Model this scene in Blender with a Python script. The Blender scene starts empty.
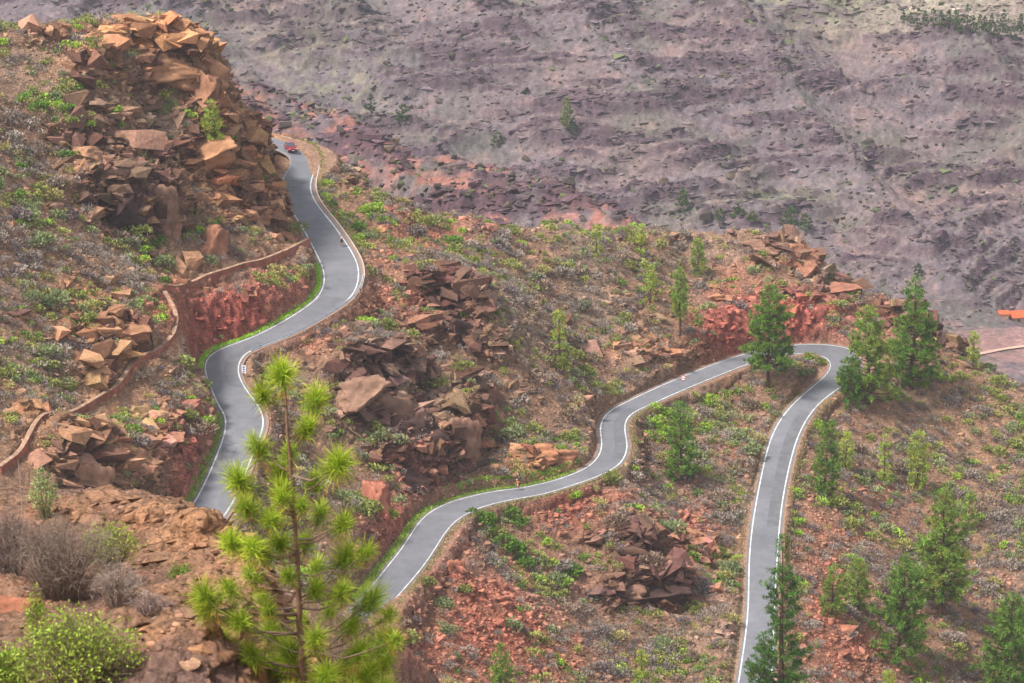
EXPOSURE = 2.05
HAZE = 0.00009
import bpy, bmesh, math, random, time
import numpy as np
from mathutils import Vector, Matrix, Euler
T0 = time.time()
SC = bpy.context.scene
COL = SC.collection
rng = np.random.default_rng(7)
random.seed(7)

# ------------------------------------------------------------------ camera
FPX = 2844.4                      # 100 mm lens on a 36 mm sensor, 1024 px wide
PITCH = math.radians(17.31)
CP, SP = math.cos(PITCH), math.sin(PITCH)

def ray(u, v):
    u = np.asarray(u, float); v = np.asarray(v, float)
    a = (u-512)/FPX; b = (341.5-v)/FPX
    return a, CP+b*SP, -SP+b*CP

def at_h(u, v, h):
    x, y, z = ray(u, v); t = np.asarray(h, float)/z
    return np.stack([x*t, y*t, z*t], -1)

def at_y(u, v, Y):
    x, y, z = ray(u, v); t = np.asarray(Y, float)/y
    return np.stack([x*t, y*t, z*t], -1)

def proj(p):
    p = np.asarray(p, float)
    d = p[..., 1]*CP - p[..., 2]*SP
    h = p[..., 1]*SP + p[..., 2]*CP
    return 512+FPX*p[..., 0]/d, 341.5-FPX*h/d

# ------------------------------------------------------------------ noise
_perm = np.random.default_rng(3).permutation(256)
_perm = np.concatenate([_perm, _perm, _perm])
_g3 = np.random.default_rng(4).normal(size=(256, 3)); _g3 /= np.linalg.norm(_g3, axis=1)[:, None]
_rnd = np.random.default_rng(5).random((256, 3))

def perlin(x, y, z=None):
    x = np.asarray(x, float); y = np.asarray(y, float)
    z = np.zeros_like(x) if z is None else np.asarray(z, float)
    xi = np.floor(x).astype(int); yi = np.floor(y).astype(int); zi = np.floor(z).astype(int)
    xf, yf, zf = x-xi, y-yi, z-zi
    u = xf*xf*xf*(xf*(xf*6-15)+10); v = yf*yf*yf*(yf*(yf*6-15)+10); w = zf*zf*zf*(zf*(zf*6-15)+10)
    out = 0
    for dx in (0, 1):
        for dy in (0, 1):
            for dz in (0, 1):
                h = _perm[(_perm[(_perm[(xi+dx) & 255]+yi+dy) & 255]+zi+dz) & 255]
                g = _g3[h]
                d = g[..., 0]*(xf-dx)+g[..., 1]*(yf-dy)+g[..., 2]*(zf-dz)
                out = out + d*(u if dx else 1-u)*(v if dy else 1-v)*(w if dz else 1-w)
    return out*1.5

def fbm(x, y, z=None, o=4, gain=.5):
    s = 0; a = 1; f = 1
    for i in range(o):
        s = s + a*perlin(x*f+i*17.3, y*f-i*9.1, None if z is None else z*f+i*5.7)
        a *= gain; f *= 2.03
    return s

def ridged(x, y, z=None, o=4):
    s = 0; a = 1; f = 1
    for i in range(o):
        s = s + a*(1-2*np.abs(perlin(x*f+i*7.7, y*f+i*3.1, None if z is None else z*f+i*2.2)))
        a *= .5; f *= 2.1
    return s

def worley(x, y):
    """F1, F2-F1 and a random value of the nearest cell on a jittered grid"""
    xi = np.floor(x).astype(int); yi = np.floor(y).astype(int)
    f1 = np.full(x.shape, 9.0); f2 = np.full(x.shape, 9.0); c = np.zeros(x.shape)
    for dx in (-1, 0, 1):
        for dy in (-1, 0, 1):
            h = _perm[(_perm[(xi+dx) & 255]+yi+dy) & 255]
            px = xi+dx+_rnd[h, 0]; py = yi+dy+_rnd[h, 1]
            d = np.hypot(x-px, y-py)
            m = d < f1
            f2 = np.where(m, f1, np.minimum(f2, d)); c = np.where(m, _rnd[h, 2], c); f1 = np.where(m, d, f1)
    return f1, f2-f1, c

def sstep(a, b, x):
    t = np.clip((x-a)/(b-a), 0, 1)
    return t*t*(3-2*t)

def srgb(r, g, b):
    c = np.array([r, g, b], float)/255
    return np.where(c <= .04045, c/12.92, ((c+.055)/1.055)**2.4)

# ------------------------------------------------------------------ mesh helpers
def new_mesh(name, V, F, col=None, smooth=False, mats=None, fmat=None):
    """V (n,3); F a list of faces or an (m,k) int array; col (n,3) per vertex"""
    me = bpy.data.meshes.new(name)
    V = np.asarray(V, dtype=np.float32)
    if isinstance(F, np.ndarray):
        m, k = F.shape
        me.vertices.add(len(V)); me.vertices.foreach_set('co', V.ravel())
        me.loops.add(m*k); me.loops.foreach_set('vertex_index', F.astype(np.int32).ravel())
        me.polygons.add(m); me.polygons.foreach_set('loop_start', np.arange(0, m*k, k, dtype=np.int32))
        me.update(calc_edges=True)
    else:
        me.from_pydata([tuple(map(float, v)) for v in V], [], [tuple(map(int, f)) for f in F])
    if col is not None:
        a = me.color_attributes.new('Col', 'FLOAT_COLOR', 'POINT')
        c = np.ones((len(V), 4), np.float32); c[:, :3] = col
        a.data.foreach_set('color', c.ravel())
    if smooth:
        me.polygons.foreach_set('use_smooth', np.ones(len(me.polygons), bool))
    for m_ in (mats or []):
        me.materials.append(m_)
    if fmat is not None:
        me.polygons.foreach_set('material_index', np.asarray(fmat, np.int32))
    me.update()
    return me

def link(name, data, parent=None, loc=None, **props):
    o = bpy.data.objects.new(name, data)
    COL.objects.link(o)
    if parent is not None: o.parent = parent
    if loc is not None: o.location = loc
    for k, v in props.items(): o[k] = v
    return o

class MB:
    """collects shapes into one mesh"""
    def __init__(s): s.V = []; s.F = []; s.C = []; s.n = 0
    def add(s, V, F, c=(1, 1, 1)):
        V = np.asarray(V, float)
        s.V.append(V); s.F += [tuple(int(i)+s.n for i in f) for f in F]
        c = np.asarray(c, float)
        s.C.append(np.tile(c, (len(V), 1)) if c.ndim == 1 else c)
        s.n += len(V)
    def box(s, c, d, rz=0, col=(1, 1, 1), rx=0, ry=0):
        x, y, z = [k/2 for k in d]
        P = np.array([(a, b, e) for e in (-z, z) for b in (-y, y) for a in (-x, x)], float)
        R = np.array(Euler((rx, ry, rz)).to_matrix())
        s.add(P@R.T+np.array(c), [(0, 2, 3, 1), (4, 5, 7, 6), (0, 1, 5, 4), (2, 6, 7, 3), (0, 4, 6, 2), (1, 3, 7, 5)], col)
    def tube(s, pts, rad, k=8, col=(1, 1, 1), caps=True):
        pts = np.asarray(pts, float); n = len(pts)
        rad = np.broadcast_to(np.asarray(rad, float), (n,))
        t = np.gradient(pts, axis=0); t /= np.linalg.norm(t, axis=1)[:, None]+1e-9
        up = np.array([0, 0, 1.]) if abs(t[0, 2]) < .9 else np.array([1., 0, 0])
        V = []
        for i in range(n):
            a = np.cross(t[i], up); a /= np.linalg.norm(a)+1e-9; b = np.cross(a, t[i]); up = b
            for j in range(k):
                w = 2*math.pi*j/k
                V.append(pts[i]+rad[i]*(math.cos(w)*a+math.sin(w)*b))
        F = [(i*k+j, i*k+(j+1) % k, (i+1)*k+(j+1) % k, (i+1)*k+j) for i in range(n-1) for j in range(k)]
        if caps: F += [tuple(range(k-1, -1, -1)), tuple(range((n-1)*k, n*k))]
        s.add(V, F, col)
    def disc(s, c, r, axis, th, k=24, col=(1, 1, 1)):
        ax = np.array(axis, float)/np.linalg.norm(axis)
        s.tube([np.array(c)-ax*th/2, np.array(c)+ax*th/2], r, k, col)
    def build(s, name, mat, parent=None, smooth=False, **props):
        me = new_mesh(name, np.concatenate(s.V), s.F, np.concatenate(s.C), smooth, [mat])
        return link(name, me, parent, **props)

# ------------------------------------------------------------------ materials
def mat(name, rough=.9, spec=.2, base=None, attr=False, objcol=False, noise=None, bump=None, transl=0, metal=0, cracks=None, strata=None):
    """noise: list of (scale, low, high) value multipliers on the base colour; bump: (scale, strength, distance)"""
    m = bpy.data.materials.new(name); m.use_nodes = True
    nt = m.node_tree; N = nt.nodes; L = nt.links
    b = N['Principled BSDF']; out = N['Material Output']
    b.inputs['Roughness'].default_value = rough
    b.inputs['Specular IOR Level'].default_value = spec
    b.inputs['Metallic'].default_value = metal
    if attr:
        at = N.new('ShaderNodeAttribute'); at.attribute_name = 'Col'; cur = at.outputs['Color']
    else:
        rg = N.new('ShaderNodeRGB'); rg.outputs[0].default_value = (*(base if base is not None else (.5, .5, .5)), 1); cur = rg.outputs[0]
    def mul(c, d):
        mx = N.new('ShaderNodeMix'); mx.data_type = 'RGBA'; mx.blend_type = 'MULTIPLY'; mx.inputs['Factor'].default_value = 1
        L.new(c, mx.inputs['A']); L.new(d, mx.inputs['B']); return mx.outputs['Result']
    if objcol:
        oi = N.new('ShaderNodeObjectInfo'); cur = mul(cur, oi.outputs['Color'])
    tc = N.new('ShaderNodeTexCoord')
    for sc, lo, hi in (noise or []):
        nz = N.new('ShaderNodeTexNoise'); nz.inputs['Scale'].default_value = sc; nz.inputs['Detail'].default_value = 6
        nz.inputs['Roughness'].default_value = .65
        L.new(tc.outputs['Object'], nz.inputs['Vector'])
        mr = N.new('ShaderNodeMapRange'); mr.inputs['From Min'].default_value = .3; mr.inputs['From Max'].default_value = .7
        mr.inputs['To Min'].default_value = lo; mr.inputs['To Max'].default_value = hi
        L.new(nz.outputs['Fac'], mr.inputs['Value']); cur = mul(cur, mr.outputs['Result'])
    cbump = []
    for sc, st, zs in (cracks or []):
        # broken stone: angular cells, each its own tone, with a joint between them
        mp = N.new('ShaderNodeMapping'); mp.inputs['Scale'].default_value = (1, 1, zs); L.new(tc.outputs['Object'], mp.inputs['Vector'])
        wn = N.new('ShaderNodeTexNoise'); wn.inputs['Scale'].default_value = sc*.7; wn.inputs['Detail'].default_value = 3; L.new(mp.outputs[0], wn.inputs['Vector'])
        wm = N.new('ShaderNodeMix'); wm.data_type = 'RGBA'; wm.blend_type = 'LINEAR_LIGHT'; wm.inputs['Factor'].default_value = .35/sc
        L.new(mp.outputs[0], wm.inputs['A']); L.new(wn.outputs['Color'], wm.inputs['B'])
        v1 = N.new('ShaderNodeTexVoronoi'); v1.inputs['Scale'].default_value = sc; L.new(wm.outputs['Result'], v1.inputs['Vector'])
        v2 = N.new('ShaderNodeTexVoronoi'); v2.feature = 'DISTANCE_TO_EDGE'; v2.inputs['Scale'].default_value = sc; L.new(wm.outputs['Result'], v2.inputs['Vector'])
        bw = N.new('ShaderNodeRGBToBW'); L.new(v1.outputs['Color'], bw.inputs[0])
        mr = N.new('ShaderNodeMapRange'); mr.inputs['To Min'].default_value = 1-st; mr.inputs['To Max'].default_value = 1+st; L.new(bw.outputs[0], mr.inputs['Value'])
        cur = mul(cur, mr.outputs[0])
        m2 = N.new('ShaderNodeMapRange'); m2.inputs['From Max'].default_value = .12; L.new(v2.outputs['Distance'], m2.inputs['Value'])
        ad = N.new('ShaderNodeMath'); ad.operation = 'MULTIPLY_ADD'; ad.inputs[1].default_value = 1.2; L.new(bw.outputs[0], ad.inputs[0]); L.new(m2.outputs[0], ad.inputs[2])
        cbump.append((ad.outputs[0], sc))
    if strata:
        sx, sz, am = strata
        mp = N.new('ShaderNodeMapping'); mp.inputs['Scale'].default_value = (sx, sx, sz); mp.inputs['Rotation'].default_value = (0, .05, 0); L.new(tc.outputs['Object'], mp.inputs['Vector'])
        nz = N.new('ShaderNodeTexNoise'); nz.inputs['Scale'].default_value = 1; nz.inputs['Detail'].default_value = 7; nz.inputs['Roughness'].default_value = .65; L.new(mp.outputs[0], nz.inputs['Vector'])
        mr = N.new('ShaderNodeMapRange'); mr.inputs['From Min'].default_value = .36; mr.inputs['From Max'].default_value = .62; mr.inputs['To Min'].default_value = 1-am; mr.inputs['To Max'].default_value = 1+am*.4
        L.new(nz.outputs['Fac'], mr.inputs['Value']); cur = mul(cur, mr.outputs[0])
    L.new(cur, b.inputs['Base Color'])
    if bump:
        prev = None
        for ho, sc in cbump:
            bp = N.new('ShaderNodeBump'); bp.inputs['Strength'].default_value = .8; bp.inputs['Distance'].default_value = .28/sc
            L.new(ho, bp.inputs['Height'])
            if prev: L.new(prev, bp.inputs['Normal'])
            prev = bp.outputs['Normal']
        for (sc, st, di) in bump:
            nz = N.new('ShaderNodeTexNoise'); nz.inputs['Scale'].default_value = sc; nz.inputs['Detail'].default_value = 8
            nz.inputs['Roughness'].default_value = .7
            L.new(tc.outputs['Object'], nz.inputs['Vector'])
            bp = N.new('ShaderNodeBump'); bp.inputs['Strength'].default_value = st; bp.inputs['Distance'].default_value = di
            L.new(nz.outputs['Fac'], bp.inputs['Height'])
            if prev: L.new(prev, bp.inputs['Normal'])
            prev = bp.outputs['Normal']
        L.new(prev, b.inputs['Normal'])
    if transl:
        tr = N.new('ShaderNodeBsdfTranslucent'); L.new(cur, tr.inputs['Color'])
        mx = N.new('ShaderNodeMixShader'); mx.inputs[0].default_value = transl
        L.new(b.outputs[0], mx.inputs[1]); L.new(tr.outputs[0], mx.inputs[2]); L.new(mx.outputs[0], out.inputs['Surface'])
    return m

M = {}
M['earth'] = mat('earth', .95, .1, attr=True, noise=[(1.6, .75, 1.25), (.35, .88, 1.14)], bump=[(3.2, 1.0, .25)], cracks=[(1.9, .26, 1.4)])
M['ledge'] = mat('ledge_earth', .95, .1, attr=True, noise=[(12, .68, 1.3), (3.0, .8, 1.18)], bump=[(18, .9, .05), (5, .7, .1)], cracks=[(1.6, .12, 2.2)])
M['far'] = mat('far_earth', .95, .05, attr=True, noise=[(.9, .68, 1.32), (.25, .85, 1.15)], bump=[(.6, .8, .9)])
M['rock'] = mat('rock', .95, .08, attr=True, objcol=True, noise=[(2.4, .68, 1.3), (.6, .82, 1.16)], bump=[(6.0, .7, .08)])
M['stone'] = mat('scree_stone', .92, .1, attr=True, noise=[(2, .78, 1.22)], bump=[(4, .6, .1)])
M['leaf'] = mat('leaf', .7, .2, attr=True, objcol=True, transl=.3)
M['twig'] = mat('twig', .9, .1, attr=True, objcol=True)
M['bark'] = mat('bark', .95, .1, attr=True, noise=[(6, .7, 1.2)], bump=[(12, .6, .03)])
M['asphalt'] = mat('asphalt', .85, .25, base=srgb(106, 106, 111), noise=[(.1, .8, 1.14), (.7, .86, 1.1), (6, .9, 1.08)], bump=[(30, .3, .01)])
M['paint'] = mat('road_paint', .7, .3, base=(.66, .65, .62), noise=[(.8, .5, 1.1), (4, .7, 1.1)])
M['verge'] = mat('verge_grit', .95, .1, attr=True, noise=[(2.5, .75, 1.2)], bump=[(5, .6, .1)])
M['concrete'] = mat('concrete', .9, .2, base=(.42, .37, .32), noise=[(2, .8, 1.15)], bump=[(8, .4, .03)])
# ------------------------------------------------------------------ the road, traced kerb to kerb
SEG=[
 ([(250,140),(270,147),(288,154.6)],[(250,131),(275,136),(297,142)],-119,-120),
 ([(288,154.6),(292,161),(289,169),(282,179),(281,186)],[(297,142),(309.5,147.4),(316.6,154.6),(316.6,165),(313.6,175),(309.5,185.4)],-120,-122),
 ([(281,186),(285,200),(296,218),(308,238),(317,256)],[(309.5,185.4),(311.5,195.6),(319.7,208),(332,222),(344,238.7),(354.6,255)],-122,-125),
 ([(317,256),(323.4,269),(324.6,283),(318.7,297),(300,311)],[(354.6,255),(359.8,267),(359.8,280.5),(354,295.7),(340,307),(325,316)],-125,-127),
 ([(300,311),(276.6,325),(253,337),(227,346)],[(325,316),(318.7,320),(290.6,335.5),(262.5,346),(250,351)],-127,-128.5),
 ([(227,346),(211,353),(203,362),(205,375),(212,392),(217,404)],[(250,351),(243.7,354),(237,367),(240,379),(247,390.6),(258,404)],-128.5,-130),
 ([(217,404),(225,416),(225,430),(220,446)],[(258,404),(264,416),(263.7,427.5),(260,439),(257,446)],-130,-131.5),
 ([(220,446),(208.6,474),(194.5,502.5),(179,521)],[(257,446),(251,460),(239,493),(225,516.5),(212,530.6)],-131.5,-134.5),
 ([(179,521),(158,552),(145,590),(150,630),(185,668),(240,690),(300,688),(345,660),(372,628),(395,599)],[(212,530.6),(195,560),(185,590),(192,620),(215,645),(250,655),(290,650),(325,632),(350,610),(370.5,588)],-134.5,-149),
 ([(395,599),(421,570.7),(439.7,542.6),(448,526),(461,515.6),(484,506)],[(370.5,588),(386,567),(407,542.6),(413,528.5),(421,515.6),(439.7,505),(465.5,497)],-149,-151),
 ([(484,506),(510,500),(543,494.5),(571,486),(598.6,476.5),(619.7,466),(626.7,457.7),(628.6,445)],[(465.5,497),(493.6,491),(524,487.5),(554.5,480.5),(578,472),(591.6,464.8),(601,454),(602,442.5)],-151,-153),
 ([(628.6,445),(624.8,431),(625.5,420),(633.7,412),(647.8,406)],[(602,442.5),(599,431),(601,419),(610.3,409.7),(626.7,401.5)],-153,-154),
 ([(647.8,406),(671,395.6),(692,386),(715.8,377),(731,370),(760,359.5),(792.6,353.2)],[(626.7,401.5),(650,390),(676,379),(704,367.5),(727.5,359),(755,350),(790,344.7)],-154,-156),
 ([(792.6,353.2),(809,353.4),(825.5,355.7),(833.7,361.6),(832.5,368.6),(823,378),(806.7,391)],[(790,344.7),(813.7,343.5),(837,345),(856,348.7),(867,356),(866,367),(857,377),(842,386),(832,393)],-156,-158),
 ([(806.7,391),(790,406),(777.4,422.5),(769,441),(763,465)],[(832,393),(818.4,403.7),(806.7,419),(797,439),(790,464.7)],-158,-162),
 ([(763,465),(758,489),(752.5,519),(749,548),(748,577.6),(748,607),(745,636),(740,669),(735,700),(725,750)],[(790,464.7),(786,483),(781,512),(778,554.7),(776,587),(775,607),(774,640),(773,669),(770,700),(765,750)],-162,-173),
]
def resamp(p, n):
    p = np.array(p, float); d = np.r_[0, np.cumsum(np.linalg.norm(np.diff(p, axis=0), axis=1))]
    s = np.linspace(0, d[-1], n)
    return np.stack([np.interp(s, d, p[:, i]) for i in range(p.shape[1])], -1)
RA, RB, SEGEND = [], [], []
for A, B, h0, h1 in SEG:
    n = 17 if len(A) < 8 else 33
    a = resamp(A, n); b = resamp(B, n); h = np.linspace(h0, h1, n)
    wa = at_h(a[:, 0], a[:, 1], h); wb = at_h(b[:, 0], b[:, 1], h)
    k = 0 if not RA else 1
    RA += list(wa[k:]); RB += list(wb[k:]); SEGEND.append(len(RA)-1)
RA = np.array(RA); RB = np.array(RB)
def smooth_line(P, it):
    P = P.copy()
    for _ in range(it):
        P[1:-1] = P[1:-1]*.5+(P[:-2]+P[2:])*.25
    return P
RA = smooth_line(RA, 5); RB = smooth_line(RB, 5)
RC = (RA+RB)/2; RW = np.linalg.norm(RA-RB, axis=1)

def seg_dist(X, Y, line, stride=1, reach=14.0):
    """distance in plan to a polyline, with the index parameter of the foot"""
    best = np.full(X.shape, 1e9); par = np.zeros(X.shape)
    for i in range(len(line)-1):
        p, q = line[i], line[i+1]
        d = q[:2]-p[:2]; l2 = d@d+1e-9
        m = (X > min(p[0], q[0])-reach) & (X < max(p[0], q[0])+reach) & (Y > min(p[1], q[1])-reach) & (Y < max(p[1], q[1])+reach)
        idx = np.nonzero(m)
        if not len(idx[0]): continue
        x, y = X[idx]-p[0], Y[idx]-p[1]
        t = np.clip((x*d[0]+y*d[1])/l2, 0, 1)
        r = np.hypot(x-t*d[0], y-t*d[1])
        b = best[idx]; c = r < b
        best[idx] = np.where(c, r, b)
        par[idx] = np.where(c, i+t, par[idx])
    return best, par

# ------------------------------------------------------------------ shape of the hillside: surveyed points, thin-plate interpolated
CTRL_UVY = """
100 22 450;40 30 444;0 30 438;160 34 452;207 56 458;-60 32 430;-150 45 412;-260 60 400
222 118 449;270 170 472;256 120 480;240 200 449;290 224 457;180 180 434;130 150 426;60 150 418;0 150 410
50 250 390;0 250 382;-100 250 370;120 260 405;215 235 428;306 246 440;240 275 421;170 295 399
180 345 388;65 430 352;110 400 366;0 475 330;0 350 362;60 340 372;100 300 388;-120 400 335
150 400 372;150 450 358;120 480 345;60 480 338;170 498 345;208 385 384;206 440 369;192 480 355
345 172 499;335 185 488;400 205 494;470 222 489;560 226 502;650 230 518;740 237 523;800 254 524;830 283 522;870 302 518;935 335 513;1024 385 500;1100 430 492
720 330 491;770 310 503;600 300 484;600 385 461;520 300 458;450 280 455;400 250 460;480 350 440;540 420 432;540 450 424;660 300 492;660 350 478
430 330 438;380 340 425;330 340 416;300 360 409;380 420 412;430 430 418;450 460 412;400 370 421;300 420 398;300 480 388;350 500 385;378 530 378
285 450 380;262 560 350;300 600 343
460 560 383;450 620 364;450 683 347;560 560 398;560 620 384;560 683 368;640 500 417;650 560 408;650 620 394;650 683 378;700 430 456;700 500 437;715 560 420
780 380 478;740 420 466;810 375 478
880 400 482;900 480 462;830 480 450;1000 460 478;1024 420 489;900 560 436;1000 560 445;1100 560 445;820 560 424;820 640 399;900 640 412;1000 640 422;1000 700 408;800 720 374;900 720 392;1120 680 430
450 760 322;560 760 345;650 780 352;1000 800 380;850 800 350
"""
pts = []
for t in CTRL_UVY.replace('\n', ';').split(';'):
    if t.strip():
        u, v, Y = map(float, t.split()); pts.append(at_y(u, v, Y))
pts += [np.array(p, float) for p in [(-60,200,-120),(0,220,-165),(60,220,-178),(120,250,-195),(-110,250,-115),(-60,270,-128),(-40,110,-75),(0,110,-85),(40,110,-95),(-20,280,-148),
        (-82,470,-100),(-50,490,-112),(-100,530,-135),(-45,530,-135),(0,545,-160),(50,560,-180),(100,570,-195),(-120,640,-215),(0,640,-220),(120,640,-230),(-140,430,-92),(-150,500,-120)]]
pts += [at_y(u, v, Y) for (u, v, Y) in [(250,592,310),(300,604,314),(345,611,320),(378,618,330)]]
for (u, v, Y) in [(-260,60,400),(-150,45,412),(-60,32,430),(40,30,444),(100,22,450),(160,34,452),(207,56,458)]:
    p = at_y(u, v, Y); pts += [p*np.array([1+9/Y, 1, 1])+[0, 9, -3], p*np.array([1+28/Y, 1, 1])+[0, 28, -17]]
for (u, v, Y) in [(345,172,499),(400,205,494),(470,222,489),(560,226,502),(650,230,518),(740,237,523),(800,254,524),(870,302,518),(935,335,513),(1024,385,500)]:
    p = at_y(u, v, Y); pts += [p+[0, 9, -4], p+[0, 28, -18]]
for (u, v, Y) in [(640,260,507),(700,270,512),(480,250,480),(560,260,490),(20,90,424),(110,80,432),(180,90,447),(600,340,473),(700,300,501),(150,60,448)]: pts.append(at_y(u, v, Y))
for i in range(0, len(RC), 6): pts.append(RC[i]-np.array([0, 0, .1]))
CT = np.array(pts)

def tps_fit(P, lam):
    S = 100.0
    x = P[:, :2]/S; n = len(x)
    r2 = ((x[:, None]-x[None])**2).sum(-1)
    K = .5*r2*np.log(r2+1e-12)+lam*np.eye(n)
    A = np.zeros((n+3, n+3)); A[:n, :n] = K; A[:n, n] = 1; A[:n, n+1:] = x; A[n, :n] = 1; A[n+1:, :n] = x.T
    w = np.linalg.solve(A, np.r_[P[:, 2], 0, 0, 0])
    def f(X, Y):
        q = np.stack([np.ravel(X), np.ravel(Y)], -1)/S
        out = np.empty(len(q))
        for s in range(0, len(q), 20000):
            d = q[s:s+20000]
            r = ((d[:, None]-x[None])**2).sum(-1)
            out[s:s+20000] = (.5*r*np.log(r+1e-12))@w[:n]+w[n]+d@w[n+1:]
        return out.reshape(np.shape(X))
    return f
hill_f = tps_fit(CT, 2e-4)

# fan-shaped grid: column = X/Y, row = Y
def axis(parts):
    out = []
    for a, b, s in parts: out += list(np.arange(a, b, s))
    return np.array(out)
GA = axis([(-.30, -.20, .004), (-.20, .20, .00048), (.20, .301, .004)])
GY = axis([(92, 300, 7), (300, 335, 2), (335, 516, .3), (516, 560, 1.5), (560, 660, 6)])

def base_height(A_, Y_):
    """evaluated on a coarse grid, then bilinear on the fine one"""
    ca = np.linspace(A_[0], A_[-1], 260); cy = np.linspace(Y_[0], Y_[-1], 420)
    g = hill_f(ca[None]*cy[:, None], np.repeat(cy[:, None], len(ca), 1))
    def interp_axis(G, x0, x1, axis_):
        i = np.clip(np.searchsorted(x0, x1)-1, 0, len(x0)-2); t = (x1-x0[i])/(x0[i+1]-x0[i])
        if axis_ == 0: return G[i]*(1-t)[:, None]+G[i+1]*t[:, None]
        return G[:, i]*(1-t)[None]+G[:, i+1]*t[None]
    return interp_axis(interp_axis(g, cy, Y_, 0), ca, A_, 1)

HB = base_height(GA, GY)
HX = GA[None]*GY[:, None]; HY = np.repeat(GY[:, None], len(GA), 1)
HU, HV = proj(np.stack([HX, HY, HB], -1))
RD, RP = seg_dist(HX, HY, RC)
ri = np.clip(RP.astype(int), 0, len(RC)-2); rt = RP-ri
RHW = (RW[ri]*(1-rt)+RW[ri+1]*rt)/2
RZ = RC[ri, 2]*(1-rt)+RC[ri+1, 2]*rt
EDGE = RD-RHW                      # metres outside the asphalt edge

def blobs(lst, U=None, Vv=None):
    U = HU if U is None else U; Vv = HV if Vv is None else Vv
    out = np.zeros(U.shape)
    for (u, v, ru, rv, w) in lst:
        q = ((U-u)/ru)**2+((Vv-v)/rv)**2
        out = np.maximum(out, w*np.exp(-q*1.2))
    return np.clip(out, 0, 1)
# where the bare rock is (mapped as outcrops of the hillside)
ROCK = blobs([(190,60,60,35,1),(120,45,60,22,.9),(60,35,50,15,.6),(130,190,55,45,1),(235,190,50,40,.9),(270,140,22,40,1),(220,130,40,40,.8),(280,225,40,25,.9),
   (90,110,40,20,.5),(240,310,80,34,1),(180,310,30,30,.9),(120,350,60,35,.9),(80,300,50,30,.6),(30,420,40,30,.6),(90,470,60,25,1),(160,440,40,40,.9),(195,450,25,50,.9),
   (450,325,45,32,1),(400,410,60,55,1),(350,390,50,40,.6),(460,410,35,50,1),(440,470,50,30,.9),(395,520,40,45,1),(480,350,40,30,.6),
   (540,465,60,14,.8),(600,430,14,25,.7),(650,345,50,16,.6),(730,320,50,40,.6),(800,310,70,26,1),(780,255,50,20,1),(840,285,40,20,1),(900,320,50,25,1),(960,350,50,15,.8),(700,235,60,10,.6),(500,222,70,8,.5),
   (650,570,60,45,1),(600,540,40,30,.5),(560,520,50,25,.4),(460,560,20,30,.8),(700,540,30,40,.7),(725,620,25,60,.7),(340,250,25,40,.3),(390,230,30,30,.4),(350,180,30,18,.7),(330,330,50,18,.4),(590,400,20,12,.5),
   (520,370,50,40,.25),(640,290,80,40,.25)])
ROCK = np.clip(ROCK+.35*fbm(HX/9, HY/9, o=3)*(ROCK > .05), 0, 1)
awayroad = sstep(.6, 5.0, EDGE)
H = HB.copy()
HBN = np.hypot(np.gradient(HB, axis=0)/np.gradient(GY)[:, None], np.gradient(HB, axis=1)/np.gradient(HX, axis=1))
SOFT = 1-.75*sstep(.8, 1.8, HBN)
H += awayroad*(1.1*fbm(HX/16, HY/16, o=3)+.35*fbm(HX/4, HY/4, o=3))
# rocky ledges: terraced strata and blocks
zz = H+1.0*fbm(HX/12, HY/12, o=2)+.04*HX
for step, amp in ((3.6, 2.4), (1.3, .8)):
    fr = (zz/step) % 1.0
    H += awayroad*ROCK*amp*(sstep(.0, .25, fr)-fr)
f1, f21, cv = worley(HX/2.6+.6*perlin(HX/3, HY/3), HY/3.4)
H += awayroad*SOFT*ROCK*((cv-.4)*1.2*sstep(.0, .16, f21)-.5*(1-sstep(0, .1, f21)))
f1b, f21b, cvb = worley(HX/1.0, HY/1.3)
H += awayroad*SOFT*((.15+.5*ROCK)*(cvb-.45)*.9*sstep(0, .2, f21b))
# cliff steps: the rock above each line stands h metres higher
CLIFFS = [([(418,302),(432,297),(450,304),(465,319),(474,340),(471,358)],4.2,7),([(376,470),(420,482),(455,472),(478,432),(484,396)],4.5,7),([(338,404),(368,390),(400,384),(432,398)],3.5,7),([(352,440),(395,432),(430,446)],3.5,6),
 ([(82,214),(112,210),(148,224),(170,212),(168,188)],5.0,7),([(58,162),(92,150),(112,160)],3.0,6),([(72,76),(100,68),(128,76)],1.6,4),([(128,98),(162,78),(190,82),(202,104),(207,114)],3.0,5),([(178,166),(205,160),(228,170)],2.8,5),
 ([(96,352),(126,336),(152,346)],2.2,3.5),([(58,482),(92,458),(112,474)],4.0,6),([(598,604),(640,594),(668,604),(692,584)],3.4,6),([(610,560),(640,548),(665,556)],2.5,5),([(738,252),(785,258),(822,288)],2.0,4),([(226,210),(252,206),(270,216)],2.5,5),([(880,318),(930,340),(960,356)],2.5,5),([(250,150),(268,158),(282,176)],2.5,3)]
CFACE = np.zeros(H.shape)
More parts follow.
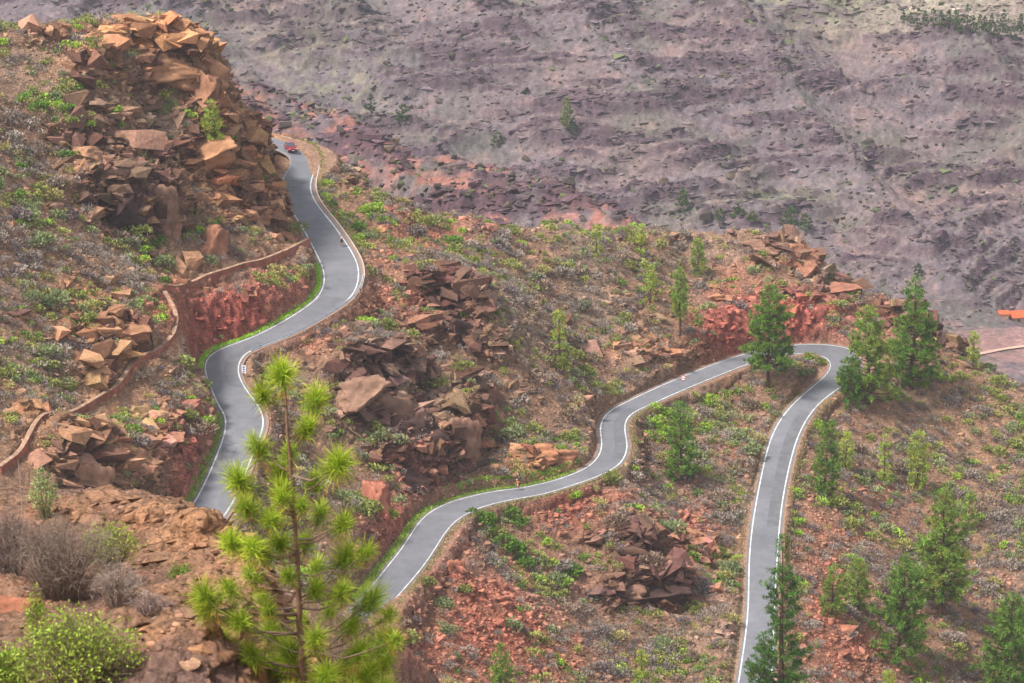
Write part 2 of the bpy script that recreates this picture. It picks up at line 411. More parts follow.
for px_, hh, fall in CLIFFS:
    L_ = []
    for (u, v) in resamp(px_, len(px_)*5):
        rx, ry, rz = ray(u, v); a_ = rx/ry; j_ = int(np.argmin(abs(GA-a_))); zr = GY*rz/ry
        k_ = np.nonzero((GY >= 300) & (HB[:, j_] >= zr))[0]
        if len(k_): L_.append([a_*GY[k_[0]], GY[k_[0]], 0])
    L_ = np.array(L_)
    for _ in range(3): L_[1:-1, 1] = .5*L_[1:-1, 1]+.25*(L_[:-2, 1]+L_[2:, 1])
    dd, pp = seg_dist(HX, HY, L_, reach=fall*2.2)
    i_ = np.clip(pp.astype(int), 0, len(L_)-2); q0, q1 = L_[i_], L_[i_+1]
    sgn = np.sign((q1[..., 0]-q0[..., 0])*(HY-q0[..., 1])-(q1[..., 1]-q0[..., 1])*(HX-q0[..., 0]))
    sd = np.where(dd < 1e8, dd*sgn, -99)+.9*perlin(HX/2.2, HY/2.2)
    tap = np.clip(np.minimum(pp, len(L_)-1-pp)/3.0, 0, 1)
    H += awayroad*hh*tap*(sstep(-.5, .5, sd)*np.exp(-(np.maximum(sd, 0)/fall)**2)-.25*np.exp(-((sd+2.0)/1.6)**2))
    CFACE = np.maximum(CFACE, tap*np.exp(-(np.minimum(np.abs(sd+.4), 50)/1.5)**2))
ROCK = np.maximum(ROCK, .9*CFACE)
# scree fans: fine rubble
SCREE = blobs([(490,620,80,70,1),(420,660,60,40,.8),(545,660,50,40,.8),(590,505,50,24,.9),(560,520,40,30,.6),(430,235,50,22,.8),(400,260,40,20,.6),(390,300,60,30,.6),(340,310,40,25,.5),(690,520,16,60,.6),
   (735,440,20,40,.7),(720,330,30,30,.8),(830,600,40,90,.9),(850,660,60,40,.9),(740,300,30,40,.6),(310,350,40,16,.6),(590,360,40,14,.4),(880,500,60,20,.4),(960,580,50,20,.4)])
SCREE = np.clip(SCREE+.4*fbm(HX/6, HY/6, o=3)*(SCREE > .05), 0, 1)
f1c, f21c, cvc = worley(HX/.55, HY/.7)
H += awayroad*SCREE*(cvc-.4)*.35*sstep(0, .25, f21c)
# road bed
bank = 1.0+1.2*(fbm(HX/7, HY/7, o=2)+.3)
flat = 1-sstep(.9, .9+np.clip(np.abs(H-RZ)*.5, .7, 3.0), EDGE)
H = H*(1-flat)+(RZ-.14)*flat
H = np.where(EDGE < .9, np.minimum(H, RZ-.14), H)

def grid_faces(r, c):
    i = np.arange(r*c).reshape(r, c)
    return np.stack([i[:-1, :-1].ravel(), i[:-1, 1:].ravel(), i[1:, 1:].ravel(), i[1:, :-1].ravel()], -1)
def grid_normals(P):
    du = np.gradient(P, axis=1); dv = np.gradient(P, axis=0)
    n = np.cross(du, dv); return n/(np.linalg.norm(n, axis=-1, keepdims=True)+1e-9)
HP = np.stack([HX, HY, H], -1)
HN = grid_normals(HP)
steep = sstep(.25, .6, 1-HN[..., 2])
rk = np.clip(np.maximum(ROCK*.8, steep), 0, 1)*sstep(.7, 2.0, EDGE)
x, y, z = HX, HY, H
d3 = .55*(ridged(x/2.2, y/2.2, z/1.5, o=3)-.6)+.5*perlin(x/4.5+7, y/4.5, z/4.5)
CUTF = blobs([(235,312,80,26,1),(190,470,16,50,1),(285,285,40,20,1),(395,530,40,45,.7),(740,330,40,30,.8),(805,322,70,22,.9),(420,500,40,22,.5)])*sstep(.7, 2.0, EDGE)
d3 = d3*(1-.7*CUTF)
flute = .55*(ridged(x/1.5, y/1.5, z/7, o=3)-.7)
HP = HP+HN*(rk*1.5*d3+CUTF*sstep(.15, .4, 1-HN[..., 2])*flute)[..., None]
HN = grid_normals(HP)

# ---- colour of the ground, with some overhang shade painted in
def mix(a, b, t): return a*(1-t[..., None])+b*t[..., None]
x, y, z = HP[..., 0], HP[..., 1], HP[..., 2]
n1 = fbm(x/5, y/5, z/4, o=4); n2 = fbm(x/1.3+9, y/1.3, z/1.0, o=3); n3 = fbm(x/22+3, y/22, o=3)
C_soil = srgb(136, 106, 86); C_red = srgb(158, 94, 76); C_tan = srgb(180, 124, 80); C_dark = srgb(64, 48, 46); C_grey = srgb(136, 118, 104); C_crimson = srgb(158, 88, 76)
col = np.broadcast_to(C_soil, HP.shape).copy()
col = mix(col, C_grey, sstep(-.1, .6, n3)*.6)
ORANGE = blobs([(150,60,130,50,1),(240,170,60,80,.9),(110,330,120,90,.7),(400,260,90,50,.6),(60,420,120,60,.7),(540,465,60,20,.8),(630,350,70,16,.7),(480,450,60,30,.4),(960,420,90,60,.4)])
REDZ = blobs([(240,320,90,32,1),(190,450,30,60,.7),(730,325,50,45,1),(805,322,75,26,1),(490,630,110,80,.8),(395,520,45,50,.6),(400,300,80,40,.5),(590,505,60,30,.8),(850,620,80,100,.6),(690,540,60,80,.4),(430,230,60,25,.8),(880,400,60,60,.3)])
col = mix(col, C_tan, np.clip(ROCK*.8*ORANGE+.35*ORANGE*sstep(-.2, .5, n1), 0, 1))
col = mix(col, C_red, np.clip(SCREE*.6+.4*REDZ*sstep(-.4, .4, n1), 0, .9))
col = mix(col, C_crimson, np.clip(REDZ*ROCK*1.0, 0, 1))
DARKZ = blobs([(395,410,55,45,.75),(455,322,30,24,1),(462,340,16,22,1),(432,306,16,10,1),(130,195,35,35,.8),(640,560,55,40,.9),(870,300,60,20,.6),(920,325,40,20,.9),(785,245,40,12,.6),(460,420,25,50,.5)])  # dark stained rock, plus shade painted in under the cave overhang
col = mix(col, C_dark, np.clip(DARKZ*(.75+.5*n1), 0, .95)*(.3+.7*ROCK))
col = mix(col, srgb(84, 60, 54), np.clip(CFACE*sstep(.1, .4, 1-HN[..., 2])*(.75+.5*n1), 0, .85)*sstep(.2, 1.2, EDGE))  # dark brown cliff faces: rock varnish and painted shade below each edge
col = mix(col, C_crimson*1.12, np.clip(CUTF*.75*(.8+.6*n1), 0, .9))
f1d, f21d, cvd = worley(x/.8, y/1.0)
col *= (1+.45*(cvd-.5)*(.4+.6*np.maximum(ROCK, SCREE)))[..., None]
col *= (1+.25*n2+.15*n1)[..., None]
col = mix(col, srgb(160, 128, 108), (1-sstep(.5, 1.5, EDGE))*.4)
GRASSV = np.zeros(H.shape)
col = np.clip(col, .015, .8)
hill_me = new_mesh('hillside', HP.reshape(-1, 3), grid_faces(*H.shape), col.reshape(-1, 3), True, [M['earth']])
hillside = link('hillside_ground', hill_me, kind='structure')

# rays onto the hillside: column is constant along a pixel's ray
def hit(u, v, y0=300):
    rx, ry, rz = ray(u, v)
    a = rx/ry; j = int(np.clip(np.searchsorted(GA, a), 1, len(GA)-1))
    t = (a-GA[j-1])/(GA[j]-GA[j-1])
    zc = H[:, j-1]*(1-t)+H[:, j]*t
    zr = GY*rz/ry
    k = np.nonzero((GY >= y0) & (zc >= zr))[0]
    if not len(k): return None
    k = k[0]
    if k == 0: return None
    f0 = zc[k-1]-zr[k-1]; f1_ = zc[k]-zr[k]
    s = np.clip(-f0/(f1_-f0+1e-9), 0, 1); Y = GY[k-1]+(GY[k]-GY[k-1])*s
    return np.array([a*Y, Y, Y*rz/ry])
def ground_z(X, Y):
    a = np.asarray(X)/np.asarray(Y)
    j = np.clip(np.searchsorted(GA, a)-1, 0, len(GA)-2); i = np.clip(np.searchsorted(GY, Y)-1, 0, len(GY)-2)
    t = np.clip((a-GA[j])/(GA[j+1]-GA[j]), 0, 1); s = np.clip((Y-GY[i])/(GY[i+1]-GY[i]), 0, 1)
    return (HP[i, j, 2]*(1-t)+HP[i, j+1, 2]*t)*(1-s)+(HP[i+1, j, 2]*(1-t)+HP[i+1, j+1, 2]*t)*s
def sample(G, X, Y):
    a = np.asarray(X)/np.asarray(Y)
    j = np.clip(np.searchsorted(GA, a), 0, len(GA)-1); i = np.clip(np.searchsorted(GY, Y), 0, len(GY)-1)
    return G[i, j]
print('terrain', round(time.time()-T0, 1))

# ------------------------------------------------------------------ road sheets
def ribbon(name, inner, outer, m, dz, col=None, **props):
    """flat strip between two polylines of equal length"""
    n = len(inner); V = np.empty((2*n, 3)); V[0::2] = inner; V[1::2] = outer; V[:, 2] += dz
    F = np.array([(2*i, 2*i+1, 2*i+3, 2*i+2) for i in range(n-1)])
    me = new_mesh(name, V, F, None if col is None else np.tile(col, (2*n, 1)), False, [m])
    o = link(name, me, **props)
    # faces look up
    if sum(p.normal.z for p in me.polygons) < 0: me.flip_normals()
    return o
W_ = (RB-RA)/np.maximum(RW, .1)[:, None]
# asphalt a little wider than the painted lines
ribbon('road', RA-W_*.35, RB+W_*.35, M['asphalt'], 0, kind='structure')
for nm, P, s in (('road_edge_line', RA, 1), ('road_edge_line', RB, -1)):
    ribbon(nm, P+W_*s*-.0, P+W_*s*.2, M['paint'], .006, kind='structure')
# darker repair patches and a seam
M['patch'] = mat('asphalt_patch', .9, .2, base=srgb(97, 97, 101), noise=[(.6, .8, 1.2), (5, .85, 1.1)])
for i0, i1, f0, f1_ in ((22, 34, .08, .46), (58, 63, .1, .9), (76, 92, .55, .92), (112, 118, .1, .5), (205, 222, .06, .48), (240, 246, .1, .92), (262, 280, .52, .94), (318, 323, .1, .9), (345, 362, .05, .5)):
    if i1 < len(RA): ribbon('road_patch', RA[i0:i1]+(RB-RA)[i0:i1]*f0, RA[i0:i1]+(RB-RA)[i0:i1]*f1_, M['patch'], .004, kind='structure')
# grit shoulders, and green weeds' strip of soil under the cut
for P, s in ((RA, -1), (RB, 1)):
    ribbon('road_shoulder', P+W_*s*.34, P+W_*s*.75, M['verge'], -.03, srgb(140, 112, 96), kind='structure')
# ------------------------------------------------------------------ the far side of the valley
FAR_UVY = """
215 68 720;290 82 715;330 105 702;400 132 690;480 165 672;550 180 660;620 196 650;690 224 640;740 248 632;800 285 625;860 330 620;120 40 730;0 10 740
300 160 682;400 190 664;500 212 646;200 150 690;600 250 630
220 40 1120;300 60 1105;400 110 1075;550 160 1050;700 200 1030;800 270 985;900 296 962;960 320 950;1024 350 922;1024 330 945;1024 310 967;940 340 930;1000 365 900;1024 385 885;1100 340 935;1100 385 880
1024 285 985;1000 250 1000;900 200 1035;700 120 1080;500 60 1110;300 20 1130;0 0 1140;512 0 1150;700 20 1140;850 25 1135;960 42 1125;1024 45 1125;860 0 1180;1024 0 1260;1024 -60 1500;700 -60 1230;300 -60 1200;0 -60 1210;-200 0 1130;1250 60 1110;1250 0 1200;1250 -60 1500;-200 -60 1210;1250 250 1000
"""
fp = []
for t in FAR_UVY.replace('\n', ';').split(';'):
    if t.strip(): fp.append(at_y(*map(float, t.split())))
for (u, v, Y) in [(120,40,730),(215,68,720),(330,105,702),(480,165,672),(620,196,650),(740,248,632)]:
    p = at_y(u, v, Y); fp += [p+[0, 14, -5], p+[0, 60, -50], p+[0, -70, -48]]
fp += [np.array(p, float) for p in [(-200,860,-290),(0,850,-295),(100,830,-300),(170,800,-296),(-150,600,-200),(0,600,-235),(130,600,-250),(200,650,-290),(-100,820,-285),(0,2000,-180),(400,2000,-180),(-400,2000,-150)]]
far_f = tps_fit(np.array(fp), 1e-3)
FA = axis([(-.34, -.2, .006), (-.2, .2, .0006), (.2, .341, .006)])
FY = axis([(590, 735, .9), (735, 870, 4), (870, 1270, .75), (1270, 2000, 14)])
ca = np.linspace(FA[0], FA[-1], 200); cy = np.linspace(FY[0], FY[-1], 300)
g = far_f(ca[None]*cy[:, None], np.repeat(cy[:, None], len(ca), 1))
def lerp_grid(G, x0, y0, x1, y1):
    i = np.clip(np.searchsorted(y0, y1)-1, 0, len(y0)-2); t = ((y1-y0[i])/(y0[i+1]-y0[i]))[:, None]
    G = G[i]*(1-t)+G[i+1]*t
    j = np.clip(np.searchsorted(x0, x1)-1, 0, len(x0)-2); s = ((x1-x0[j])/(x0[j+1]-x0[j]))[None]
    return G[:, j]*(1-s)+G[:, j+1]*s
FH0 = lerp_grid(g, ca, cy, FA, FY)
FX = FA[None]*FY[:, None]; FYY = np.repeat(FY[:, None], len(FA), 1)
FU, FV = proj(np.stack([FX, FYY, FH0], -1))
valley = blobs([(1000, 350, 75, 42, 1), (940, 300, 40, 20, .8)], FU, FV)*(FYY > 850)
FH = FH0+(1-valley)*(9*fbm(FX/150, FYY/150, o=2)+8.5*(ridged(FX/85+.6*FYY/80, FYY/300, o=2)-1)+.6*fbm(FX/9, FYY/9, o=3))
zz = FH+4*fbm(FX/70, FYY/70, o=3)-.07*FX+1.0*fbm(FX/14, FYY/14, o=3)
mk = sstep(-.3, .25, fbm(FX/55+5, FYY/15, o=4))*(1-valley)
riser = np.zeros(FH.shape)
for step, amp, ph in ((8.2, 3.4, 0), (3.9, 2.2, 1.3), (1.6, .9, .4)):
    fr = ((zz+ph)/step) % 1.0
    FH = FH+mk*amp*(sstep(.0, .2, fr)-fr)
    riser = np.maximum(riser, mk*sstep(.0, .04, fr)*(1-sstep(.22, .34, fr))*(1 if step > 2 else .5))
w1, w21, wc = worley(FX/5+perlin(FX/6, FYY/6), FYY/6)
FH = FH+(1-valley)*((.25+.6*riser)*(wc-.5)*1.5*sstep(0, .2, w21))
FH = FH+(1-valley)*.7*fbm(FX/2.4, FYY/2.4, o=2)
FP = np.stack([FX, FYY, FH], -1); FN = grid_normals(FP)
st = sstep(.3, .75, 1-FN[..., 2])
m1 = fbm(FX/9, FYY/9, FH/5, o=4); m2 = fbm(FX/60, FYY/60, o=3); m3 = fbm(FX/2.5, FYY/2.5, o=2)
fc = mix(np.broadcast_to(srgb(116, 107, 107), FP.shape), srgb(126, 111, 106), sstep(-.2, .5, m2))
fc = mix(fc, srgb(104, 104, 92), sstep(.0, .5, fbm(FX/35+3, FYY/35, o=4))*.6)
fc = mix(fc, srgb(140, 114, 102), sstep(.15, .6, m1)*.4)
warm = np.where(FYY < 760, 1.0, 0)
fc = mix(fc, srgb(164, 112, 94), warm*sstep(-.4, .4, m1)*.75)
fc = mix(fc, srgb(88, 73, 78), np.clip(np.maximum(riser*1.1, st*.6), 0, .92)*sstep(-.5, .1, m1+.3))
fc = mix(fc, srgb(150, 120, 112), valley*(FYY > 850)*sstep(-.3, .3, m2+m1*.6))
green = blobs([(850,8,90,20,.9),(760,0,60,14,.7),(330,75,60,40,.7),(790,205,70,18,.7),(300,40,80,40,.5),(690,215,30,14,.4)], FU, FV)*(FYY > 870)
fc = mix(fc, srgb(128, 140, 96), green*sstep(-.3, .5, m1+.1)*.6)
pale = blobs([(960,10,110,26,1)], FU, FV)*(FYY > 1130)
fc = mix(fc, srgb(176, 168, 144), pale*.6)
fc = np.clip(fc*np.array([.76, .71, .755])*(1+.34*m3+.16*m1)[..., None], .02, .7)
link('mountain', new_mesh('mountain', FP.reshape(-1, 3), grid_faces(*FH.shape), fc.reshape(-1, 3), True, [M['far']]), kind='structure')
def far_hit(u, v, y0=600):
    rx, ry, rz = ray(u, v); a = rx/ry; j = int(np.argmin(abs(FA-a)))
    zr = FY*rz/ry
    k = np.nonzero((FY >= y0) & (FH[:, j] >= zr))[0]
    if not len(k): return None
    return np.array([a*FY[k[0]], FY[k[0]], FH[k[0], j]])

# ------------------------------------------------------------------ the ledge the picture is taken from
LED_UVY = """
-80 500 77;0 501 75;60 506 74;100 504 74;140 506 73;180 522 71;215 533 69;236 545 66;250 570 62;258 605 57;262 645 52;266 690 47.5;272 740 44
0 560 65;60 560 65;120 560 65;180 565 63;225 570 62;0 620 56;60 620 56;130 620 56;200 620 56;235 620 55;0 683 48;80 683 48;160 683 47.5;230 683 47.5;-100 600 58;-100 683 48;100 760 42;230 760 42;0 760 42;-100 800 40
305 870 44;330 900 42
"""
lp = []
for t in LED_UVY.replace('\n', ';').split(';'):
    if t.strip(): lp.append(at_y(*map(float, t.split())))
for (u, v, Y) in [(-80,500,77),(0,501,75),(60,506,74),(100,504,74),(140,506,73),(180,522,71),(215,533,69),(236,545,66)]:
    p = at_y(u, v, Y); lp += [p+[.3, 2.5, -2.2], p+[1.5, 9, -14]]
for (u, v, Y) in [(250,570,62),(258,605,57),(262,645,52),(266,690,47.5),(272,740,44)]:
    p = at_y(u, v, Y); lp += [p+[.8, .4, -1.6], p+[2.5, 1, -6]]
lp += [np.array(p, float) for p in [(-4,10,-7.5),(4,10,-8.5),(0,25,-14),(-8,25,-13.5),(8,25,-15),(0,35,-18.5),(-8,35,-17.5),(8,35,-22),(10,50,-36),(12,70,-52),(0,100,-75),(-20,100,-65),(20,100,-85),(-25,60,-21),(-25,80,-36),(14,90,-76)]]
led_f = tps_fit(np.array(lp), 5e-6)
LA = axis([(-.34, -.2, .005), (-.2, -.07, .0006), (-.07, .12, .004), (.12, .341, .02)])
LY = axis([(10, 40, 1), (40, 78, .07), (78, 112, 1)])
LX = LA[None]*LY[:, None]; LYY = np.repeat(LY[:, None], len(LA), 1)
ca = np.linspace(LA[0], LA[-1], 200); cy = np.linspace(LY[0], LY[-1], 220)
LH = lerp_grid(led_f(ca[None]*cy[:, None], np.repeat(cy[:, None], len(ca), 1)), ca, cy, LA, LY)
LU, LV = proj(np.stack([LX, LYY, LH], -1))
LR = blobs([(60,520,60,14,.7),(170,620,40,40,.7),(90,575,40,14,.4),(195,545,50,26,1),(215,610,30,50,1),(150,520,50,16,.9),(245,580,16,60,1),(20,600,40,26,.5),(110,505,60,8,.7),(230,560,20,20,1),(120,640,40,14,.3)], LU, LV)
LH = LH+.16*fbm(LX/2.2, LYY/2.2, o=3)
zz = LH+.25*fbm(LX/1.5, LYY/1.5, o=2)+.06*LX
fr = (zz/.62) % 1.0
LH = LH+LR*.5*(sstep(0, .22, fr)-fr)
a1, a21, ac = worley(LX/.9+.5*perlin(LX, LYY), LYY/1.6)
LH = LH+LR*((ac-.5)*.36*sstep(0, .12, a21)-.05*(1-sstep(0, .07, a21)))
b1, b21, bc = worley(LX/.13, LYY/.2)
LH = LH+(1-.7*LR)*(bc-.4)*.07*sstep(0, .3, b21)
LP = np.stack([LX, LYY, LH], -1); LN = grid_normals(LP)
ls = np.clip(LR+sstep(.3, .6, 1-LN[..., 2]), 0, 1)
LP = LP+LN*(ls*.13*ridged(LX/.6, LYY/.6, LH/.4, o=3))[..., None]
q1 = fbm(LX/.9, LYY/.9, LH/.6, o=4); q2 = fbm(LX/.22, LYY/.22, LH/.2, o=3); q3 = fbm(LX/3, LYY/3, o=2)
lc = mix(np.broadcast_to(srgb(134, 104, 84), LP.shape), srgb(122, 96, 86), sstep(-.3, .5, q3))
lc = mix(lc, srgb(180, 132, 96), np.clip(ls*(.65+.5*q1), 0, 1))
lc = mix(lc, srgb(152, 104, 84), sstep(.1, .6, q1)*.4)
lc = np.clip(lc*.86*(1+.22*q2+.3*(bc-.5)*(1-LR)+.2*(ac-.5)*LR)[..., None], .02, .8)
link('ledge_ground', new_mesh('ledge', LP.reshape(-1, 3), grid_faces(*LH.shape), lc.reshape(-1, 3), True, [M['ledge']]), kind='structure')
def ledge_hit(u, v):
    rx, ry, rz = ray(u, v); a = rx/ry; j = int(np.argmin(abs(LA-a))); zr = LY*rz/ry
    k = np.nonzero((LY > 38) & (LH[:, j] >= zr))[0]
    return None if not len(k) else np.array([a*LY[k[0]], LY[k[0]], LH[k[0], j]])
print('far + ledge', round(time.time()-T0, 1))
# ------------------------------------------------------------------ leaf and rock building blocks
def blades(base, dirs, L, Wd, r):
    """diamond-shaped leaves: base (n,3), unit dirs (n,3), lengths, widths -> verts (n*4,3), faces"""
    n = len(base)
    L = np.broadcast_to(L, (n,))[:, None]; Wd = np.broadcast_to(Wd, (n,))[:, None]
    rv = r.normal(size=(n, 3)); s = np.cross(dirs, rv); s /= np.linalg.norm(s, axis=1)[:, None]+1e-9
    V = np.stack([base, base+dirs*L*.5+s*Wd*.5, base+dirs*L, base+dirs*L*.5-s*Wd*.5], 1).reshape(-1, 3)
    return V, np.arange(n*4).reshape(n, 4)
def unit(v): return v/(np.linalg.norm(v, axis=-1, keepdims=True)+1e-9)
def shade(c, n, r, v=.25, h=.06):
    """per-leaf colour variation, repeated on a leaf's four corners"""
    k = np.clip(1+v*r.normal(size=(n, 1)), .35, 1.8)
    cc = np.asarray(c)*k*(1+h*r.normal(size=(n, 3)))
    return np.repeat(np.clip(cc, .004, .9), 4, axis=0)

def shrub_template(kind, seed, n):
    r = np.random.default_rng(seed)
    lob = int(r.integers(2, 5))
    lc = np.c_[r.normal(0, .38, lob), r.normal(0, .38, lob), r.uniform(.05, .3, lob)]; lr = r.uniform(.5, .8, lob)
    k = r.integers(0, lob, n)
    d = unit(np.c_[r.normal(size=(n, 2)), r.uniform(-.2, 1.5, n)])
    rad = r.uniform(.5 if kind == 'dry' else .66, 1.0, n)**.6
    p = lc[k]+d*(rad*lr[k])[:, None]*np.array([1, 1, .95])
    p[:, 2] = np.maximum(p[:, 2], -.05)
    dd = unit(d+.5*r.normal(size=(n, 3))+[0, 0, .35])
    if kind == 'dry': V, F = blades(p-dd*.18, dd, r.uniform(.2, .36, n), r.uniform(.07, .13, n), r)
    else: V, F = blades(p-dd*.12, dd, r.uniform(.2, .34, n), r.uniform(.14, .22, n), r)
    c = shade((1, 1, 1), n, r, .2, .05)
    return V, F, c
TINT = {'grey': srgb(154, 141, 130), 'brown': srgb(148, 126, 108), 'lilac': srgb(130, 116, 114), 'olive': srgb(148, 152, 82), 'sage': srgb(142, 152, 104), 'green': srgb(112, 144, 58), 'bright': srgb(154, 184, 64), 'straw': srgb(170, 158, 100)}
WORD = {'grey': 'dry grey', 'brown': 'dry brown', 'lilac': 'bare purplish', 'olive': 'olive green', 'sage': 'dusty green', 'green': 'deep green', 'bright': 'bright green', 'straw': 'straw coloured'}
LEAFY = ('olive', 'sage', 'green', 'bright')

ANCH = [(200,60,'the overhanging hilltop crag'),(213,130,'the bushy tree under the hilltop crag'),(215,235,'the pointed red boulder'),(290,145,'the red car'),(330,200,'the bush row beside the cyclist bend'),(339,240,'the cyclist in black'),
 (240,310,'the red cut face over the upper bend'),(110,400,'the wall path'),(20,465,'the low end of the wall path'),(165,300,'the corner where the two walls meet'),(205,440,'the cutting of the upper road'),(130,190,'the dark cliff on the hill'),(50,110,'the scrub slope of the hilltop'),(40,250,'the open slope at the left edge'),
 (455,320,'the dark cave overhang'),(400,410,'the dark rock buttress'),(410,520,'the red cutting of the middle road'),(505,550,'the big green bush clump'),(522,485,'the cyclist in orange'),(610,440,'the S bend'),(683,380,'the round road sign'),(655,415,'the bright bush clump'),(682,430,'the dark pine by the bright bushes'),
 (560,335,'the slim pine on the open slope'),(680,300,'the slim pine with a bare trunk'),(596,236,'the small pine on the crest'),(645,270,'the pair of thin pines'),(698,255,'the short pine by the crest'),(440,225,'the crest beside the upper road'),(768,340,'the broad pine by the middle road'),(812,370,'the inside of the hairpin'),(800,310,'the red cut above the hairpin'),
 (870,360,'the spreading pine at the hairpin'),(912,330,'the tall pine at the hairpin'),(973,350,'the lone pine on the far edge'),(650,575,'the rock hollow'),(752,520,'the left line of the lower road'),(823,460,'the round topped pine by the lower road'),(940,550,'the tallest pine of the lower right slope'),(896,610,'the dense dark pine on the lower right'),(1005,640,'the pine at the right edge'),
 (783,620,'the dark pine in front of the lower road'),(500,665,'the pine tip at the bottom edge'),(640,680,'the pale pine tip below the hollow'),(540,620,'the red scree fan'),(440,630,'the start of the middle road'),(918,455,'the yellowish pine above the footpath'),(968,510,'the small pine over the footpath'),(300,430,'the foreground pine top'),(845,585,'the two young pines by the scree'),(700,440,'the scrub between the two roads'),(500,330,'the open slope below the crest')]
def where(u, v):
    q = [((u-a)**2+1.6*(v-b)**2, a, b, n) for a, b, n in ANCH]
    _, a, b, n = min(q)
    du, dv = u-a, v-b
    if abs(du) > abs(dv): return ('just right of ' if du > 0 else 'just left of ')+n
    return ('just below ' if dv > 0 else 'just above ')+n

# ------------------------------------------------------------------ course of the two stone walls on the left slope
WALL_A = [(0, 476), (22, 460), (45, 440), (65, 430), (72, 418), (95, 407), (117, 395), (132, 372), (157, 356), (176, 342), (179, 332), (174, 319), (165, 303)]
WALL_B = [(163, 297), (200, 285), (233, 275), (256, 268), (280, 258), (300, 250), (309, 244)]
def base_hit(u, v):
    rx, ry, rz = ray(u, v); a = rx/ry; j = int(np.argmin(abs(GA-a))); zr = GY*rz/ry
    k = np.nonzero((GY >= 300) & (HB[:, j] >= zr))[0]
    return None if not len(k) else np.array([a*GY[k[0]], GY[k[0]], zr[k[0]]])
def wall_course(px):
    P = np.array([q for q in (base_hit(u, v) for u, v in resamp(px, len(px)*6)) if q is not None])
    for _ in range(6): P[1:-1] = .5*P[1:-1]+.25*(P[:-2]+P[2:])
    return P
CA, CB_ = wall_course(WALL_A), wall_course(WALL_B)
WALLD = np.minimum(seg_dist(HX, HY, CA, reach=6)[0], seg_dist(HX, HY, CB_, reach=6)[0])
# ------------------------------------------------------------------ scrub
SHT = {k: [shrub_template('dry' if k in ('grey', 'brown', 'lilac', 'straw') else 'leafy', 100+i+10*j, 170) for i in range(5)] for j, k in enumerate(TINT)}
r = np.random.default_rng(21)
N = 30000
Y = r.uniform(338, 522, N); A_ = r.uniform(-.20, .20, N); X = A_*Y
edge = sample(EDGE, X, Y); rockv = sample(ROCK, X, Y); screev = sample(SCREE, X, Y); nz = sample(HN[..., 2], X, Y)
Z = ground_z(X, Y)
U, V_ = proj(np.stack([X, Y, Z], -1))
patch = fbm(X/9, Y/9, o=3)
dens = np.clip(.72+1.1*patch, .06, 1)*(1-.5*rockv)*(1-.88*screev)*sstep(.35, .55, nz)
DENSE = blobs([(60,130,80,60,.4),(30,270,60,60,.4),(600,300,110,60,.4),(700,440,60,50,.5),(520,330,70,60,.4),(450,250,60,30,.2),(980,500,70,80,.4),(900,560,70,50,.4),(640,640,70,40,.4)], U, V_)
BARE = blobs([(880,420,50,30,.7),(160,60,70,25,.6),(840,640,40,60,.4),(470,620,70,60,.6),(740,300,30,60,.4)], U, V_)
dens = dens*(sample(WALLD, X, Y) > 1.8)
dens = dens*(1-BARE)+DENSE*(1-rockv)*.6
keep = (edge > 1.35) & (r.random(N) < dens)
X, Y, Z, U, V_, patch, edge = [q[keep] for q in (X, Y, Z, U, V_, patch, edge)]
size = np.clip(.84*np.exp(.33*r.normal(size=len(X))), .4, 1.9)
g = .22+.9*fbm(X/14+40, Y/14, o=3)+.25*blobs([(90,130,130,80,1),(180,230,70,60,1),(660,420,60,60,.6),(520,540,60,60,.5),(900,430,150,60,.5),(1000,430,60,60,.6),(560,300,120,60,.3),(340,200,40,40,.8),(150,420,80,60,.5)], U, V_)
size = np.minimum(size, .75*edge)
kind = np.empty(len(X), object)
rr = r.random(len(X))
for i in range(len(X)):
    if rr[i] < g[i]: kind[i] = r.choice(['olive', 'sage', 'bright', 'green'], p=[.46, .36, .09, .09])
    else: kind[i] = r.choice(['grey', 'brown', 'lilac', 'straw'], p=[.44, .26, .2, .1])
